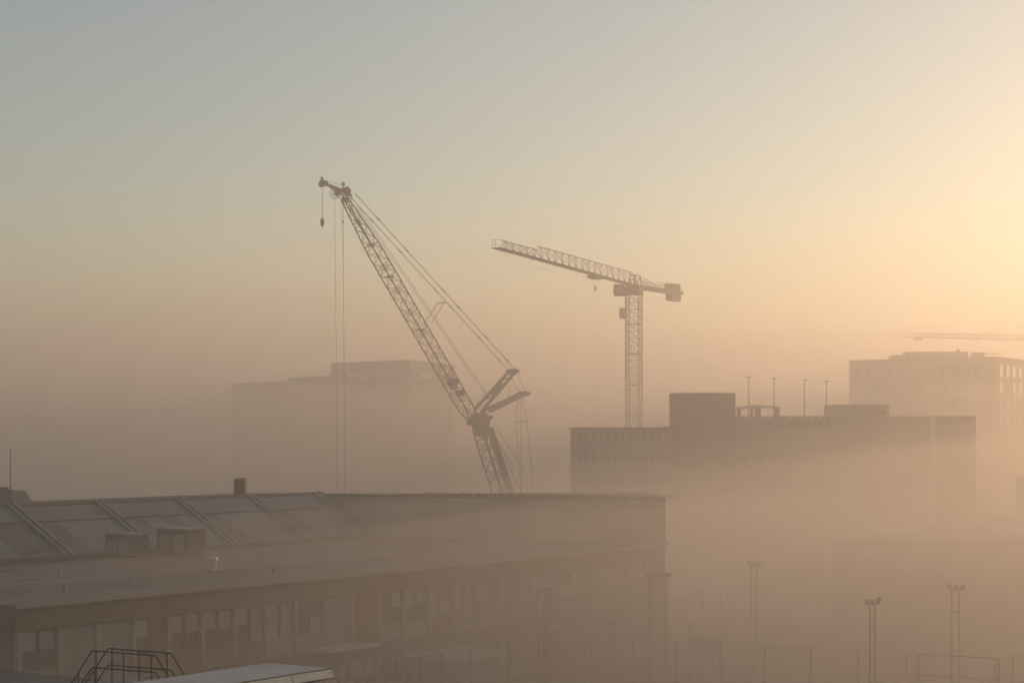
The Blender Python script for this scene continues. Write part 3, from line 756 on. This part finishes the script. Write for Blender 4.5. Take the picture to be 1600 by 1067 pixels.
# ------------------------------------------------------------------ tower block behind, right
brnd = random.Random(21)
def block(name, label, cat, pts, ztop, wallm, windows, cap=.3, capm=None):
    """pts: plan polygon; windows: list of (edge index, count, rows, width fraction, z of top row, storey, height, material)"""
    t = thing(name, pts[0], label, cat)
    MB().prism(pts, 0, ztop - cap).build('wall', wallm, t)
    c = sum((Vector(p) for p in pts), Vector()) / len(pts)
    MB().prism([Vector(p) + (Vector(p) - c).normalized() * .2 for p in pts], ztop - cap + .003, ztop).build('roof', capm or ROOF, t)
    n = len(pts)
    for (i, cnt, rows, wf, z0, st_, h, m, u0, u1) in windows:
        a = Vector(pts[i]); e = Vector(pts[(i + 1) % n]) - a; nn = Vector((e.y, -e.x, 0)).normalized()
        if nn.dot(a + e / 2 - c) < 0: nn = -nn
        L = e.length * (u1 - u0) / cnt
        fr = MB().ob((0, 0, 0), e.normalized() * (L * wf), nn * .06, (0, 0, h)).mesh('window', FRAME)
        pn = MB().ob(e.normalized() * .08 + nn * .061 + Z * .08, e.normalized() * (L * wf - .16), nn * .02, (0, 0, h - .16)).mesh('pane', m)
        pn2 = pn.copy(); pn2.materials[0] = BLIND
        for r_ in range(rows):
            for k_ in range(cnt):
                if brnd.random() < .07: continue
                p_ = a + e * u0 + e.normalized() * (L * (k_ + .5 - wf / 2)) + Z * (z0 - r_ * st_ - h) + nn * .003
                w_o = link_mesh('window', fr, t, Matrix.Translation(p_))
                po = bpy.data.objects.new('pane', pn if brnd.random() < .7 or m is GLASS_B else pn2); COL.objects.link(po); po.parent = w_o
    return t
YR = 360.0
c1 = XY(1557, YR); c0 = XY(1327, 379); hR = EYE + 120 / F * YR
c2 = c1 + Vector((14.6, 25.4, 0)); c3 = c2 + (c0 - c1)
t = block('office_block', 'tall pale office block with rooftop plant behind the car park at right', 'office block', [c0, c1, c2, c3], hR, CONC,
      [(0, 13, 6, .42, hR - 1.6, 3.1, 1.9, GLASS, .02, .98), (1, 6, 6, .42, hR - 1.5, 3.15, 2.35, GLASS_B, .03, .95)])
def on_top(px0, px1, py0, Yd, name, par, m=CONC, dep=6):
    x0, x1 = fx(px0, Yd), fx(px1, Yd); return MB().box(x0, x1, Yd, Yd + dep, hR + .004, fz(py0, Yd)).build(name, m, par)
MB().tube(c0.lerp(c1, .33) + Vector((0, .5, hR)), c0.lerp(c1, .33) + Vector((0, .5, hR + 1)), .05).build('mast', STEEL_DARK, t)
on_top(1398, 1420, 554.5, 372, 'plant_room', t); on_top(1420.5, 1455, 549.5, 373, 'plant_room', t); on_top(1458, 1513, 549.5, 371, 'plant_room', t)
on_top(1522, 1538, 550.5, 368, 'plant_room', t, dep=3)
for x, y in ((1413, 551.5), (1453, 550), (1497, 547)):
    p_ = W(x, y, 370.5); MB().lathe((p_.x, p_.y, p_.z - .25), [(.1, -1.2), (.1, 0), (.34, .12), (.34, .4), (.1, .5)], 8).build('roof_fan', STEEL_GREY, t)
b = MB(); zr = fz(552.5, 366)
b.beam((fx(1538, 366), 366, zr), (fx(1564, 366), 366, zr), .1, .14)
b.build('rail', STEEL_GREY, t)
for x in (1540, 1546, 1564): MB().tube((fx(x, 366), 366, hR), (fx(x, 366), 366, zr), .06).build('rail_post', STEEL_GREY, t)

# ------------------------------------------------------------------ signed office, centre left
s_near = XY(640, 430); s_l = XY(517, 450); s_r = XY(710, 462); zS = EYE + 115 / F * 430
t = block('signed_office', 'office block in fog with large letters SWECO near its roof', 'office block', [s_l, s_near, s_r, s_r + (s_l - s_near)], zS, CONC_D,
      [(0, 9, 5, .5, zS - 5.1, 3.4, 1.7, GLASS, .03, .97), (1, 7, 5, .5, zS - 5.1, 3.4, 1.7, BLIND, .05, .95)])
e = (s_near - s_l); 
for i in range(10):
    a = s_l + e * (i / 10)
    nn = Vector((e.y, -e.x, 0)).normalized()
    MB().ob(a + nn * .004 + Z * (zS - 4.4), e * .097, nn * .10, (0, 0, 4.0)).build('facade_panel', FASCIA if i % 3 else CONC_D, t)
e_r = (s_r - s_near)
for i in range(7):
    a = s_near + e_r * (i / 7); nn = Vector((e_r.y, -e_r.x, 0)).normalized()
    MB().ob(a + nn * .004 + Z * (zS - 4.4), e_r * .137, nn * .10, (0, 0, 4.0)).build('facade_panel', FASCIA if i % 2 else CONC_D, t)
def text(body, size, org, ex, parent, m, ext=.12):
    cu = bpy.data.curves.new('letters', 'FONT'); cu.body = body; cu.size = size; cu.extrude = ext; cu.space_character = 1.1
    o_ = bpy.data.objects.new('tmp', cu); COL.objects.link(o_)
    dg = bpy.context.evaluated_depsgraph_get(); dg.update()
    me = bpy.data.meshes.new_from_object(o_.evaluated_get(dg)); bpy.data.objects.remove(o_)
    me.materials.clear(); me.materials.append(m)
    ex = Vector(ex).normalized(); n_ = ex.cross(Vector((0, 0, 1)))
    M_ = Matrix(((ex.x, 0, n_.x, 0), (ex.y, 0, n_.y, 0), (0, 1, 0, 0), (0, 0, 0, 1)))
    return link_mesh('letters', me, parent, Matrix.Translation(org) @ M_)
ex = e.normalized(); nS = Vector((e.y, -e.x, 0)).normalized()
PS = Plane(s_l, e)
def onA(px, py): 
    q = PS(px, py); return q + nS * .25
p_ = onA(543, 591); text('SWECO', 2.0, p_, ex, t, SIGNM)
# emblem: five-pointed open rosette
ec = onA(596, 581); b = MB(); rr = 1.25
for k_ in range(5):
    a = math.pi / 2 + k_ * 2 * math.pi / 5
    d1 = ex * math.cos(a) + Z * math.sin(a)
    d2 = ex * math.cos(a + math.pi / 5) + Z * math.sin(a + math.pi / 5); d3 = ex * math.cos(a - math.pi / 5) + Z * math.sin(a - math.pi / 5)
    for dd_ in (d2, d3):
        b.beam(ec + dd_ * rr * .42, ec + d1 * rr * 1.15, .14, .14, up=nS)
    b.beam(ec, ec + d1 * rr * .6, .12, .12, up=nS)
b.build('emblem', SIGNM, t)
nR = Vector((e_r.y, -e_r.x, 0)).normalized()
PR_ = Plane(s_near, e_r); p_ = PR_(656, 591) + nR * .25
if nR.y > 0: nR = -nR
text('SWECO', 1.95, p_, e_r, t, SIGNM)
MB().tube(onA(573, 566), onA(573, 561.5), .12).build('roof_mast', STEEL_DARK, t)
# lower wing
zW = EYE + 90 / F * 450
wl_ = XY(361, 494); sm = XY(450, 468)
t = block('office_wing', 'lower stepped office wing in fog, left of the lettered block', 'office wing', [wl_, sm, sm + (0*Z) + Vector((14, 16, 0)), wl_ + Vector((14, 16, 0))], EYE + 77.5 / F * 494, CONC_D,
      [(0, 12, 5, .45, EYE + 9, 3.3, 1.9, GLASS, .03, .97)])
t2 = block('office_wing', 'middle office wing joining the lettered block, one step higher', 'office wing', [sm + Vector((.01, 0, 0)), s_l - Vector((.02, 0, 0)), s_l + Vector((13, 15, 0)), sm + Vector((13, 15, 0))], zW, CONC_D,
      [(0, 9, 5, .45, EYE + 9, 3.3, 1.9, GLASS, .03, .97)])
# very faint far slab
block('distant_block', 'barely visible slab block far off in the fog at left', 'office block', [XY(66, 640), XY(128, 640), XY(128, 640) + Vector((0, 14, 0)), XY(66, 640) + Vector((0, 14, 0))], EYE + 46 / F * 640, CONC_D,
      [(0, 6, 3, .5, EYE + 8, 3.3, 1.8, GLASS, .03, .97)])

# ------------------------------------------------------------------ lattice helper
def lattice(parent, p0, p1, up, side, w0, h0, w1, h1, bays, rch, rbr, m, taper=(0, 0), tri=False, brace_sep=True, cross=True, brname='lattice_brace', end_frames=True):
    """square (or triangular) lattice from p0 to p1; up/side are half axes of the section"""
    p0, p1 = Vector(p0), Vector(p1); ax = (p1 - p0); side = Vector(side).normalized()
    up = Vector(up); up = (up - ax * (up.dot(ax) / ax.dot(ax))).normalized()
    def sec(t):
        w = w0 + (w1 - w0) * t; h = h0 + (h1 - h0) * t
        if taper[0] and t < taper[0]: k = .35 + .65 * t / taper[0]; w *= k if False else 1; h *= k
        if taper[1] and t > 1 - taper[1]: k = .3 + .7 * (1 - t) / taper[1]; h *= k; w *= .6 + .4 * (1 - t) / taper[1]
        c = p0 + ax * t
        if tri: return [c - side * w / 2, c + side * w / 2, c + up * h]
        return [c - side * w / 2 - up * h / 2, c + side * w / 2 - up * h / 2, c + side * w / 2 + up * h / 2, c - side * w / 2 + up * h / 2]
    ts = [i / bays for i in range(bays + 1)]
    secs = [sec(t) for t in ts]; n = len(secs[0])
    for k_ in range(n):
        MB().path([s_[k_] for s_ in secs], rch, 6).build('chord', m, parent)
    segs = []
    for i in range(bays):
        for k_ in range(n):
            a, b_ = secs[i][k_], secs[i][(k_ + 1) % n]; c, d = secs[i + 1][k_], secs[i + 1][(k_ + 1) % n]
            segs.append((a, d) if (i + k_) % 2 else (b_, c))
            if cross and (cross == 2 or i % 4 == 0): segs.append((a, b_))
            if cross == 2: segs.append((b_, c) if (i + k_) % 2 else (a, d))
    if brace_sep:
        for a, b_ in segs: rod(brname, a, b_, rbr, m, parent)
    else:
        b = MB()
        for a, c in segs: b.tube(a, c, rbr, n=4, cap=False)
        o = b.build('bracing', m, parent); o["kind"] = 'stuff'
    return secs

# ------------------------------------------------------------------ crawler crane
YC = 280.0
ang = R(41)
CP = Plane(XY(748, YC), (-math.cos(ang), -math.sin(ang), 0)); CN = CP.n.copy()
if CN.y > 0: CN = -CN
base = CP(822, HOR + 16.5 * F / YC); base.z = 0
t = thing('crawler_crane', base, 'large dark lattice crawler crane with luffing jib, twin struts and hanging ropes', 'crane')
jb, jt = CP(738, 655), CP(538.5, 311)
jib = MB().tube(jb - CN * 1.1, jb + CN * 1.1, .22, n=8).build('luffing_jib', STEEL_DARK, t)
upv = Vector((0, 0, 1))
lattice(jib, jb, jt, upv, CN, 2.0, 1.42, 2.0, 1.3, 40, .10, .042, STEEL_DARK, taper=(.07, .22))
jd = (jt - jb).normalized()
# main boom
bb, bt = CP(816, 868), CP(755.5, 677)
boom = MB().tube(bt - CN * 1.3, bt + CN * 1.3, .3, n=8).build('main_boom', STEEL_DARK, t)
lattice(boom, bb, bt, upv, CN, 2.2, 1.9, 2.2, 1.9, 18, .12, .055, STEEL_DARK, taper=(.1, 0))
for s_ in (-.4, .4): MB().beam(CP(765, 668) + CN * s_, CP(799, 773) + CN * s_, .42, .42).build('ladder_beam', STEEL_DARK, boom)
# head block at the joint
b = MB()
for s_ in (-.85, .75):
    b.extrude([CP(x, y, s_) for x, y in ((739, 656), (742, 646), (754, 644), (760, 656), (759, 667), (754, 682), (746, 681), (743, 668))], CN * .12)
b.beam(CP(746, 664, -1.0), CP(746, 664, 1.0), .6, .6); b.beam(CP(757, 660, -1.0), CP(757, 660, 1.0), .4, .6)
b.build('boom_head', STEEL_DARK, t)
for x, y in ((735, 661), (764, 652), (757, 684)): 
    MB().lathe(CP(x, y, -.5), [(.34, 0), (.28, .1), (.28, .9), (.34, 1.0)], 14, CP.n).build('sheave', STEEL_DARK, t)
# struts
for nm, root_, tip in (('upper_strut', (748, 640), (801, 580)), ('lower_strut', (758, 643), (817.5, 615))):
    st_ = MB().tube(CP(*tip, -1.3), CP(*tip, 1.3), .28, n=8)
    for s_ in (-.95, .95): st_.beam(CP(*root_, s_), CP(*tip, s_ * .8), .34, .42)
    so = st_.build(nm, STEEL_DARK, t)
    for f_ in (.3, .55, .8):
        c = CP(*root_).lerp(CP(*tip), f_); MB().beam(c - CN * .9, c + CN * .9, .2, .2).build('cross_tie', STEEL_DARK, so)
    MB().lathe(CP(*tip, -.6), [(.42, 0), (.36, .15), (.36, 1.05), (.42, 1.2)], 14, CP.n).build('sheave', STEEL_DARK, so)
    c = CP(*root_).lerp(CP(*tip), .42); MB().beam(c + Vector((0, 0, -.2)), c + (CP(*tip) - CP(*root_)).normalized() * 2.2 + Vector((0, 0, -.1)), 1.0, .5).build('walkway', STEEL_DARK, so)
# pendants and ropes
def line(name, a, b_, r, par=t, m=ROPE, so=0.0, eo=0.0): return rod(name, CP(*a) + CN * so, CP(*b_) + CN * eo, r, m, par)
for s_ in (-.8, .8):
    line('pendant', (549, 303), (800, 578), .055, so=s_, eo=s_)
    for f_ in (.13, .30, .52, .62, .80, .93):
        a, b_ = CP(549, 303), CP(800, 578); c = a.lerp(b_, f_) + CN * s_; MB().beam(c, c + (b_ - a).normalized() * .7, .13, .17).build('pendant_link', STEEL_DARK, t)
    line('stay', (690, 472), (668, 506), .05, so=s_, eo=s_ )
    line('back_stay', (801, 583), (817, 613), .04, so=s_, eo=s_)
    line('luffing_rope', (558, 322), (764, 622), .034, so=s_ * .3, eo=s_ * .3)
    line('luffing_rope', (768, 665), (838, 775), .04, so=s_, eo=s_)
    line('luffing_rope', (763, 668), (812, 775), .04, so=s_, eo=s_)
MB().beam(CP(690, 473, -.9), CP(690, 473, .9), .14, .14).build('spreader', STEEL_DARK, t)
for a, b_ in (((809.5, 620), (806, 659)), ((806, 659), (814, 775)), ((814, 618), (814, 775)), ((816.5, 620), (823.5, 659)), ((823.5, 659), (834, 775)), ((797, 600), (794, 620))):
    line('pendant_rope', a, b_, .04)
rod('spreader', CP(805, 659), CP(824.5, 659), .06, STEEL_DARK, t)
# things on the jib
for x, y, s in ((707.5, 597, .62), (719, 614, .5)):
    MB().lathe(CP(x, y, -.6), [(s, 0), (s * .8, .12), (s * .8, 1.1), (s, 1.2)], 12, CP.n).build('winch', STEEL_DARK, jib)
for f_ in (.15, .42, .66, .8):
    c = jb.lerp(jt, f_); MB().beam(c - CN * .98, c + CN * .98, .08, .26).build('walk_plate', STEEL_DARK, jib)
b = MB(); b.path([jb.lerp(jt, f_ / 20) + Vector((0, 0, .0)) for f_ in range(2, 19)], .04, 5).build('hoist_rope', ROPE, jib)
# jib head
head = MB(); hr = random.Random(8)
for s_ in (-.45, .45):
    for a, c, w_h in (((542, 298), (538.5, 313), .2), ((542, 298), (547, 309), .16), ((538.5, 313), (547, 311), .14), ((526, 300), (541, 297), .16), ((527, 303), (538, 311), .12), ((530, 297), (542, 292), .09)):
        head.beam(CP(*a, s_), CP(*c, s_), .1, w_h)
ho = head.build('jib_head', STEEL_DARK, t)
for x, y, r_ in ((542, 298.5, .44), (538, 312.5, .33), (544, 305, .24)):
    MB().lathe(CP(x, y, -.35), [(r_, 0), (r_ * .86, .08), (r_ * .86, .6), (r_, .68)], 14, CP.n).build('sheave', STEEL_DARK, ho)
for x, y, n_, l_ in ((542, 298, 9, .72), (538, 313, 7, .55), (527, 300.5, 7, .62)):
    for k_ in range(n_):
        an = k_ * 6.283 / n_ + hr.uniform(-.3, .3); c = CP(x, y, hr.uniform(-.4, .4)); MB().beam(c, c + (CP.e * math.cos(an) + Z * math.sin(an)) * l_ * hr.uniform(.65, 1.05), .07, .08).build('bracket', STEEL_DARK, ho)
# big spoked wheel
wc = CP(523, 302.5); wr = 8.3 / F * wc.y
wo = MB().ring(wc, wr, .045, CP.n, 28).build('guide_wheel', STEEL_DARK, t)
for k_ in range(14):
    an = 2 * math.pi * k_ / 14; rod('spoke', wc, wc + (CP.e * math.cos(an) + Z * math.sin(an)) * wr, .025, STEEL_DARK, wo)
MB().lathe(CP(528, 301, -.35), [(.4, 0), (.4, .12), (.3, .2), (.3, .6), (.42, .72)], 12, CP.n).build('hub', STEEL_DARK, wo)
# runner (fly nose)
fn = MB()
for s_ in (-.35, .35): fn.beam(CP(540, 300, s_), CP(507, 287, s_), .12, .2); fn.beam(CP(538, 305, s_), CP(512, 289, s_), .1, .12)
for x in (514, 521, 529): fn.beam(CP(x, 290 + (x - 514) * .38, -.35), CP(x, 290 + (x - 514) * .38, .35), .1, .12)
fo = fn.build('fly_nose', STEEL_DARK, t)
MB().lathe(CP(507, 286.5, -.35), [(.36, 0), (.3, .1), (.3, .6), (.36, .7)], 12, CP.n).build('sheave', STEEL_DARK, fo)
MB().extrude([CP(x, y, -.25) for x, y in ((503.5, 284), (506, 281), (511, 283), (512, 290), (506, 292), (503, 289))], CN * -.6).build('nose_block', STEEL_DARK, fo)
MB().beam(CP(505, 284), CP(502.5, 278.5), .2, .3).build('wind_gauge', STEEL_DARK, fo)
MB().beam(CP(499.8, 278.6), CP(504.5, 277.6), .16, .16).build('lamp', STEEL_DARK, fo)
MB().beam(CP(536, 294), CP(536.2, 284), .12, .12).build('beacon_pole', STEEL_DARK, ho)
for y, h_ in ((286.5, .16), (289.5, .2)): MB().beam(CP(534, y), CP(538.4, y), .2, h_).build('beacon', STEEL_DARK, ho)
rod('guy_wire', CP(511, 283), CP(537, 291), .025, ROPE, t)
# auxiliary hook
rod('auxiliary_rope', CP(503.6, 289), CP(503.6, 337), .03, ROPE, t)
hk = MB().lathe(CP(503.5, 347.5), [(.03, -.85), (.1, -.7), (.05, -.5), (.22, -.44), (.27, -.3), (.27, .36), (.2, .46), (.06, .5), (.06, 1.0)], 12).build('auxiliary_hook', STEEL_DARK, t)
MB().lathe(CP(504, 314.5), [(.04, -.15), (.08, 0), (.04, .15)], 8).build('stop_weight', STEEL_DARK, t)
# hoist ropes
e1_, e2_ = CP(527.5, 790), CP(539, 790); rod('hoist_rope', CP(523, 311), e1_, .027, ROPE, t); rod('hoist_rope', CP(536, 320), e2_, .03, ROPE, t)
rod('hoist_rope', CP(533.5, 318), CP(535.8, 400), .018, ROPE, t)
MB().lathe(CP(536, 346.6), [(.05, -.2), (.12, 0), (.05, .2)], 8).build('stop_weight', STEEL_DARK, t)
hb = (e1_ + e2_) / 2
MB().beam(hb + Vector((0, 0, -2.4)), hb + Vector((0, 0, .2)), .8, .5, up=(1, 0, 0)).build('main_hook_block', STEEL_YEL, t)
# carrier
cx = Vector((CP.e.x, CP.e.y, 0)); cy = CN
def cb(b, a0, a1, s0, s1, z0, z1, off=0): return b.ob(base + cx * a0 + cy * s0 + Z * z0, cx * (a1 - a0), cy * (s1 - s0), Z * (z1 - z0))
for s_ in (-3.6, 2.4):
    tr = cb(MB(), -4.4, 4.4, s_, s_ + 1.2, .25, 1.25).build('crawler_track', RUBBER, t)
    for k_ in (-4.4, 4.4): MB().lathe(base + cx * k_ + cy * s_ + Z * .75, [(.72, 0), (.72, 1.2)], 16, cy).build('drive_wheel', RUBBER, tr)
cb(MB(), -1.6, 1.6, -2.39, 2.39, .5, 1.3).build('car_body', STEEL_DARK, t)
cb(MB(), -5.5, 2.4, -1.6, 1.6, 1.35, 3.3).build('upper_works', STEEL_YEL, t)
for k_ in range(5): cb(MB(), -7.3, -5.52, -2.6, 2.6, 1.5 + k_ * .55, 2.02 + k_ * .55).build('counterweight_slab', CONC, t)
cb_ = cb(MB(), .2, 2.6, 1.65, 2.75, 1.4, 3.4).build('cab', STEEL_YEL, t)
cb(MB(), 2.605, 2.63, 1.75, 2.65, 2.2, 3.3).build('window', GLASS, cb_)
for a in (-4.5,): 
    for s_ in (-1, 1): MB().tube(base + cx * -2 + cy * s_ + Z * 3.2, CP(834, 775) + cy * s_ * .5, .12).build('gantry_leg', STEEL_DARK, t)

# ------------------------------------------------------------------ tower crane
YT = 330.0
mc = XY(990.3, YT); je = Vector((-.334, -.942, 0)).normalized(); TP = Plane(mc, je); jn = TP.n.copy()
t = thing('tower_crane', mc, 'flat-top tower crane with long jib towards the viewer and a square lattice mast', 'tower crane')
zt6 = fz(461, YT); 
mast = MB().ob(mc - je * 1.3 - jn * 1.3, je * 2.6, jn * 2.6, Z * .6).build('mast', CONC, t)
lattice(mast, mc + Z * .6, mc + Z * zt6, je, jn, 2.3, 2.3, 2.3, 2.3, 33, .10, .052, STEEL_YEL, cross=2, brace_sep=False)
for i in range(1, 8):
    zz = zt6 * i / 8 + .2; b = MB()
    for a, c in (((-1, -1), (1, -1)), ((1, -1), (1, 1)), ((1, 1), (-1, 1)), ((-1, 1), (-1, -1))):
        b.beam(mc + je * a[0] * 1.1 + jn * a[1] * 1.1 + Z * zz, mc + je * c[0] * 1.1 + jn * c[1] * 1.1 + Z * zz, .12, .16)
    b.build('mast_collar', STEEL_YEL, mast)
ld = mc - jn * 1.25 * (1 if jn.x > 0 else -1)
MB().tube(ld + Vector((-.05, -.2, .6)), ld + Vector((-.05, -.2, zt6)), .06).build('ladder', STEEL_YEL, mast)
MB().ob(mc - je * 1.3 - jn * 1.35 + Z * zt6, je * 2.6, jn * 2.7, Z * (fz(448.5, YT) - zt6)).build('slewing_ring', STEEL_YEL, t)
x0 = W(968, 498, YT - 1); x1 = W(976.5, 481.5, YT - 1)
MB().box(x0.x, x1.x, YT - 1.6, YT - .2, x0.z, x1.z).build('sign_box', PANEL, t)
# cab
c0 = W(958.5, 463, YT - 3); c1 = W(975.5, 445, YT - 3)
cab = MB().extrude([(c0.x + .15, YT - 4.4, c0.z), (c1.x, YT - 4.4, c0.z), (c1.x, YT - 4.4, c1.z), (c0.x + .1, YT - 4.4, c1.z), (c0.x - .05, YT - 4.4, (c0.z + c1.z) / 2)], (0, 1.8, 0)).build('cab', STEEL_DARK, t)
MB().box(c0.x + .15, c0.x + 1.1, YT - 4.43, YT - 4.403, (c0.z + c1.z) / 2 - .2, c1.z - .25).build('window', GLASS, cab)
# jib
r0 = TP(977, 447.0); tip = TP(776.5, 387.5)
zj = (r0.z + tip.z) / 2
jr = mc + je * .9; jr.z = fz(448, YT) + .2; jtip = Vector((tip.x, tip.y, tip.z))
jo = MB().beam(jr - je * 2.2, jr + je * 1.2, 1.9, .3).build('jib', STEEL_YEL, t)
jx = (jtip - jr); 
cut = .25
jm = jr.lerp(jtip, .745)
lattice(jo, jr, jm, Z, jn, 1.5, 2.15, 1.5, 1.9, 30, .08, .04, STEEL_YEL, tri=True, cross=True, brace_sep=False)
lattice(jo, jm, jtip + (jr - jtip) * .03, Z, jn, 1.5, 1.35, 1.5, 1.2, 10, .07, .04, STEEL_YEL, tri=True, cross=True, brace_sep=False)
MB().beam(jr.lerp(jtip, .02) + Z * .02, jr.lerp(jtip, .97) + Z * .02, .6, .1).build('walkway', STEEL_YEL, jo)
tp_ = MB()
q = jtip; 
for s_ in (-.75, .75):
    tp_.tube(q + jn * s_, q + jn * s_ + Z * 1.1, .022); tp_.tube(q + jn * s_ - je * 1.5, q + jn * s_ - je * 1.5 + Z * 1.1, .022)
    tp_.tube(q + jn * s_ + Z * 1.1, q + jn * s_ - je * 1.5 + Z * 1.1, .022); tp_.tube(q + jn * s_ + Z * .55, q + jn * s_ - je * 1.5 + Z * .55, .03)
tp_.tube(q + jn * .75 + Z * 1.1, q - jn * .75 + Z * 1.1, .022); tp_.beam(q - je * 1.6, q, 1.6, .12)
tp_.build('tip_platform', STEEL_YEL, jo)
# head frame over mast
b = MB(); hz = fz(429.5, YT)
for s_ in (-.75, .75):
    b.tube(mc - je * 2.4 + jn * s_ + Z * (jr.z), mc - je * 2.4 + jn * s_ * .6 + Z * hz, .12)
    b.tube(mc + je * 1.0 + jn * s_ + Z * (jr.z), mc + je * .6 + jn * s_ * .4 + Z * hz, .12)
    b.tube(mc + je * .6 + jn * s_ * .4 + Z * hz, mc - je * 2.4 + jn * s_ * .6 + Z * hz, .1)
    b.tube(mc + je * 1.0 + jn * s_ + Z * jr.z, mc - je * 2.4 + jn * s_ * .6 + Z * hz, .08)
b.build('top_frame', STEEL_YEL, t)
# counter jib
cj0 = mc - je * 1.5; cj0.z = jr.z - .1
cje = TP(1060, 458.5); cj1 = Vector((cje.x, cje.y, cje.z))
co = MB()
for s_ in (-.8, .8): co.beam(cj0 + jn * s_, cj1 + jn * s_, .25, .55)
cjo = co.build('counter_jib', STEEL_YEL, t)
cd = (cj1 - cj0); L = cd.length
for i in range(12): MB().ob(cj0 + cd * (i / 12) - jn * .66 + Z * .28, cd * .078, jn * 1.32, Z * .05).build('deck_plate', STEEL_YEL, cjo)
b = MB()
for s_ in (-.95, .95):
    for i in range(0, 19):
        q = cj0 + cd * (i / 18) + jn * s_; b.tube(q, q + Z * 1.25, .035, n=4)
    for dz in (.65, 1.25): b.tube(cj0 + jn * s_ + Z * dz, cj1 + jn * s_ + Z * dz, .035, n=4)
o = b.build('guard_rail', STEEL_YEL, cjo)
for s_ in (-.5, .5): rod('tie_bar', mc - je * 2.4 + jn * s_ + Z * hz, cj0 + cd * .45 + jn * s_ + Z * .3, .05, STEEL_YEL, t)
q = cj0 + cd * .74
MB().ob(q - jn * .7 + Z * .34, cd * .22, jn * 1.4, Z * 1.25).build('winch_house', STEEL_YEL, t)
q2 = cj0 + cd * .76
for i in range(4): MB().ob(q2 + cd * (.058 * i) - jn * .6 - Z * 1.6, cd * .052, jn * 1.2, Z * 1.3).build('counterweight_slab', CONC_D, t)
MB().ob(cj0 + cd * .965 - jn * .3 + Z * .35, cd * .012, jn * .6, Z * 1.5).build('end_plate', WHITE, t)
# trolley, hook and ropes
f_ = None
for k_ in range(100):
    q = jr.lerp(jtip, k_ / 100); 
    if 800 + F * q.x / q.y < 931: break
tro = MB().beam(q - je * 1.5 - Z * .45, q + je * 2.0 - Z * .4, 1.5, .4).build('trolley', STEEL_YEL, t)
for s_ in (-.5, .5): rod('hoist_rope', q + jn * s_ - Z * .6, q + jn * s_ * .5 - Z * 30, .013, ROPE, t)
MB().lathe(q - Z * 2.2, [(.05, -.5), (.16, -.3), (.16, .3), (.05, .6)], 8).build('hook', STEEL_DARK, t)
MB().beam(q - Z * 31, q - Z * 29.8, .8, .6, up=(1, 0, 0)).build('hook_block', STEEL_YEL, t)
pts = []
for i in range(13):
    s_ = i / 12; p_ = q.lerp(jtip, s_) - Z * (.3 + 3.6 * s_ * (1 - s_)); pts.append(p_)
MB().path(pts, .02, 4).build('trolley_rope', ROPE, t)

# ------------------------------------------------------------------ distant tower crane, right edge
YD = 520.0
mp = XY(1730, YD + 14); t = thing('distant_tower_crane', mp, 'pale distant tower crane reaching in from the right edge above the office block', 'tower crane')
n0 = W(1412, 526.5, YD); n1 = Vector((mp.x, mp.y, W(1730, 535, YD + 14).z + .0))
DE = (n0 - n1); DE.z = 0; DE.normalize(); DN = Vector((-DE.y, DE.x, 0))
jo = MB().beam(n0 - DE * 1.5, n0, 1.4, .3).build('jib', STEEL_YEL, t)
lattice(jo, n1, n0 - DE * 2, Z, DN, 1.3, 1.6, 1.3, 1.0, 36, .12, .09, STEEL_YEL, tri=True, cross=True, brace_sep=False)
mo = MB().ob(mp - Vector((1.5, 1.5, 0)), (3, 0, 0), (0, 3, 0), (0, 0, .6)).build('mast', CONC, t)
lattice(mo, mp + Z * .6, Vector((mp.x, mp.y, n1.z + 9)), DE, DN, 2, 2, 2, 2, 30, .12, .06, STEEL_YEL, cross=2, brace_sep=False)
rod('tie_bar', Vector((mp.x, mp.y, n1.z + 8.6)), n1.lerp(n0, .62) + Z * 1.3, .06, STEEL_YEL, t)
q = n1.lerp(n0, .93); MB().beam(q - DE * 1 - Z * .5, q + DE * 1 - Z * .5, 1.2, .7).build('trolley', STEEL_YEL, t)
MB().beam(n1, n1 - DE * 16, 1.6, .7).build('counter_jib', STEEL_YEL, t)
MB().beam(n1 - DE * 12 - Z * 1.5, n1 - DE * 16 - Z * 1.5, 1.4, 2.4).build('counterweight', CONC, t)
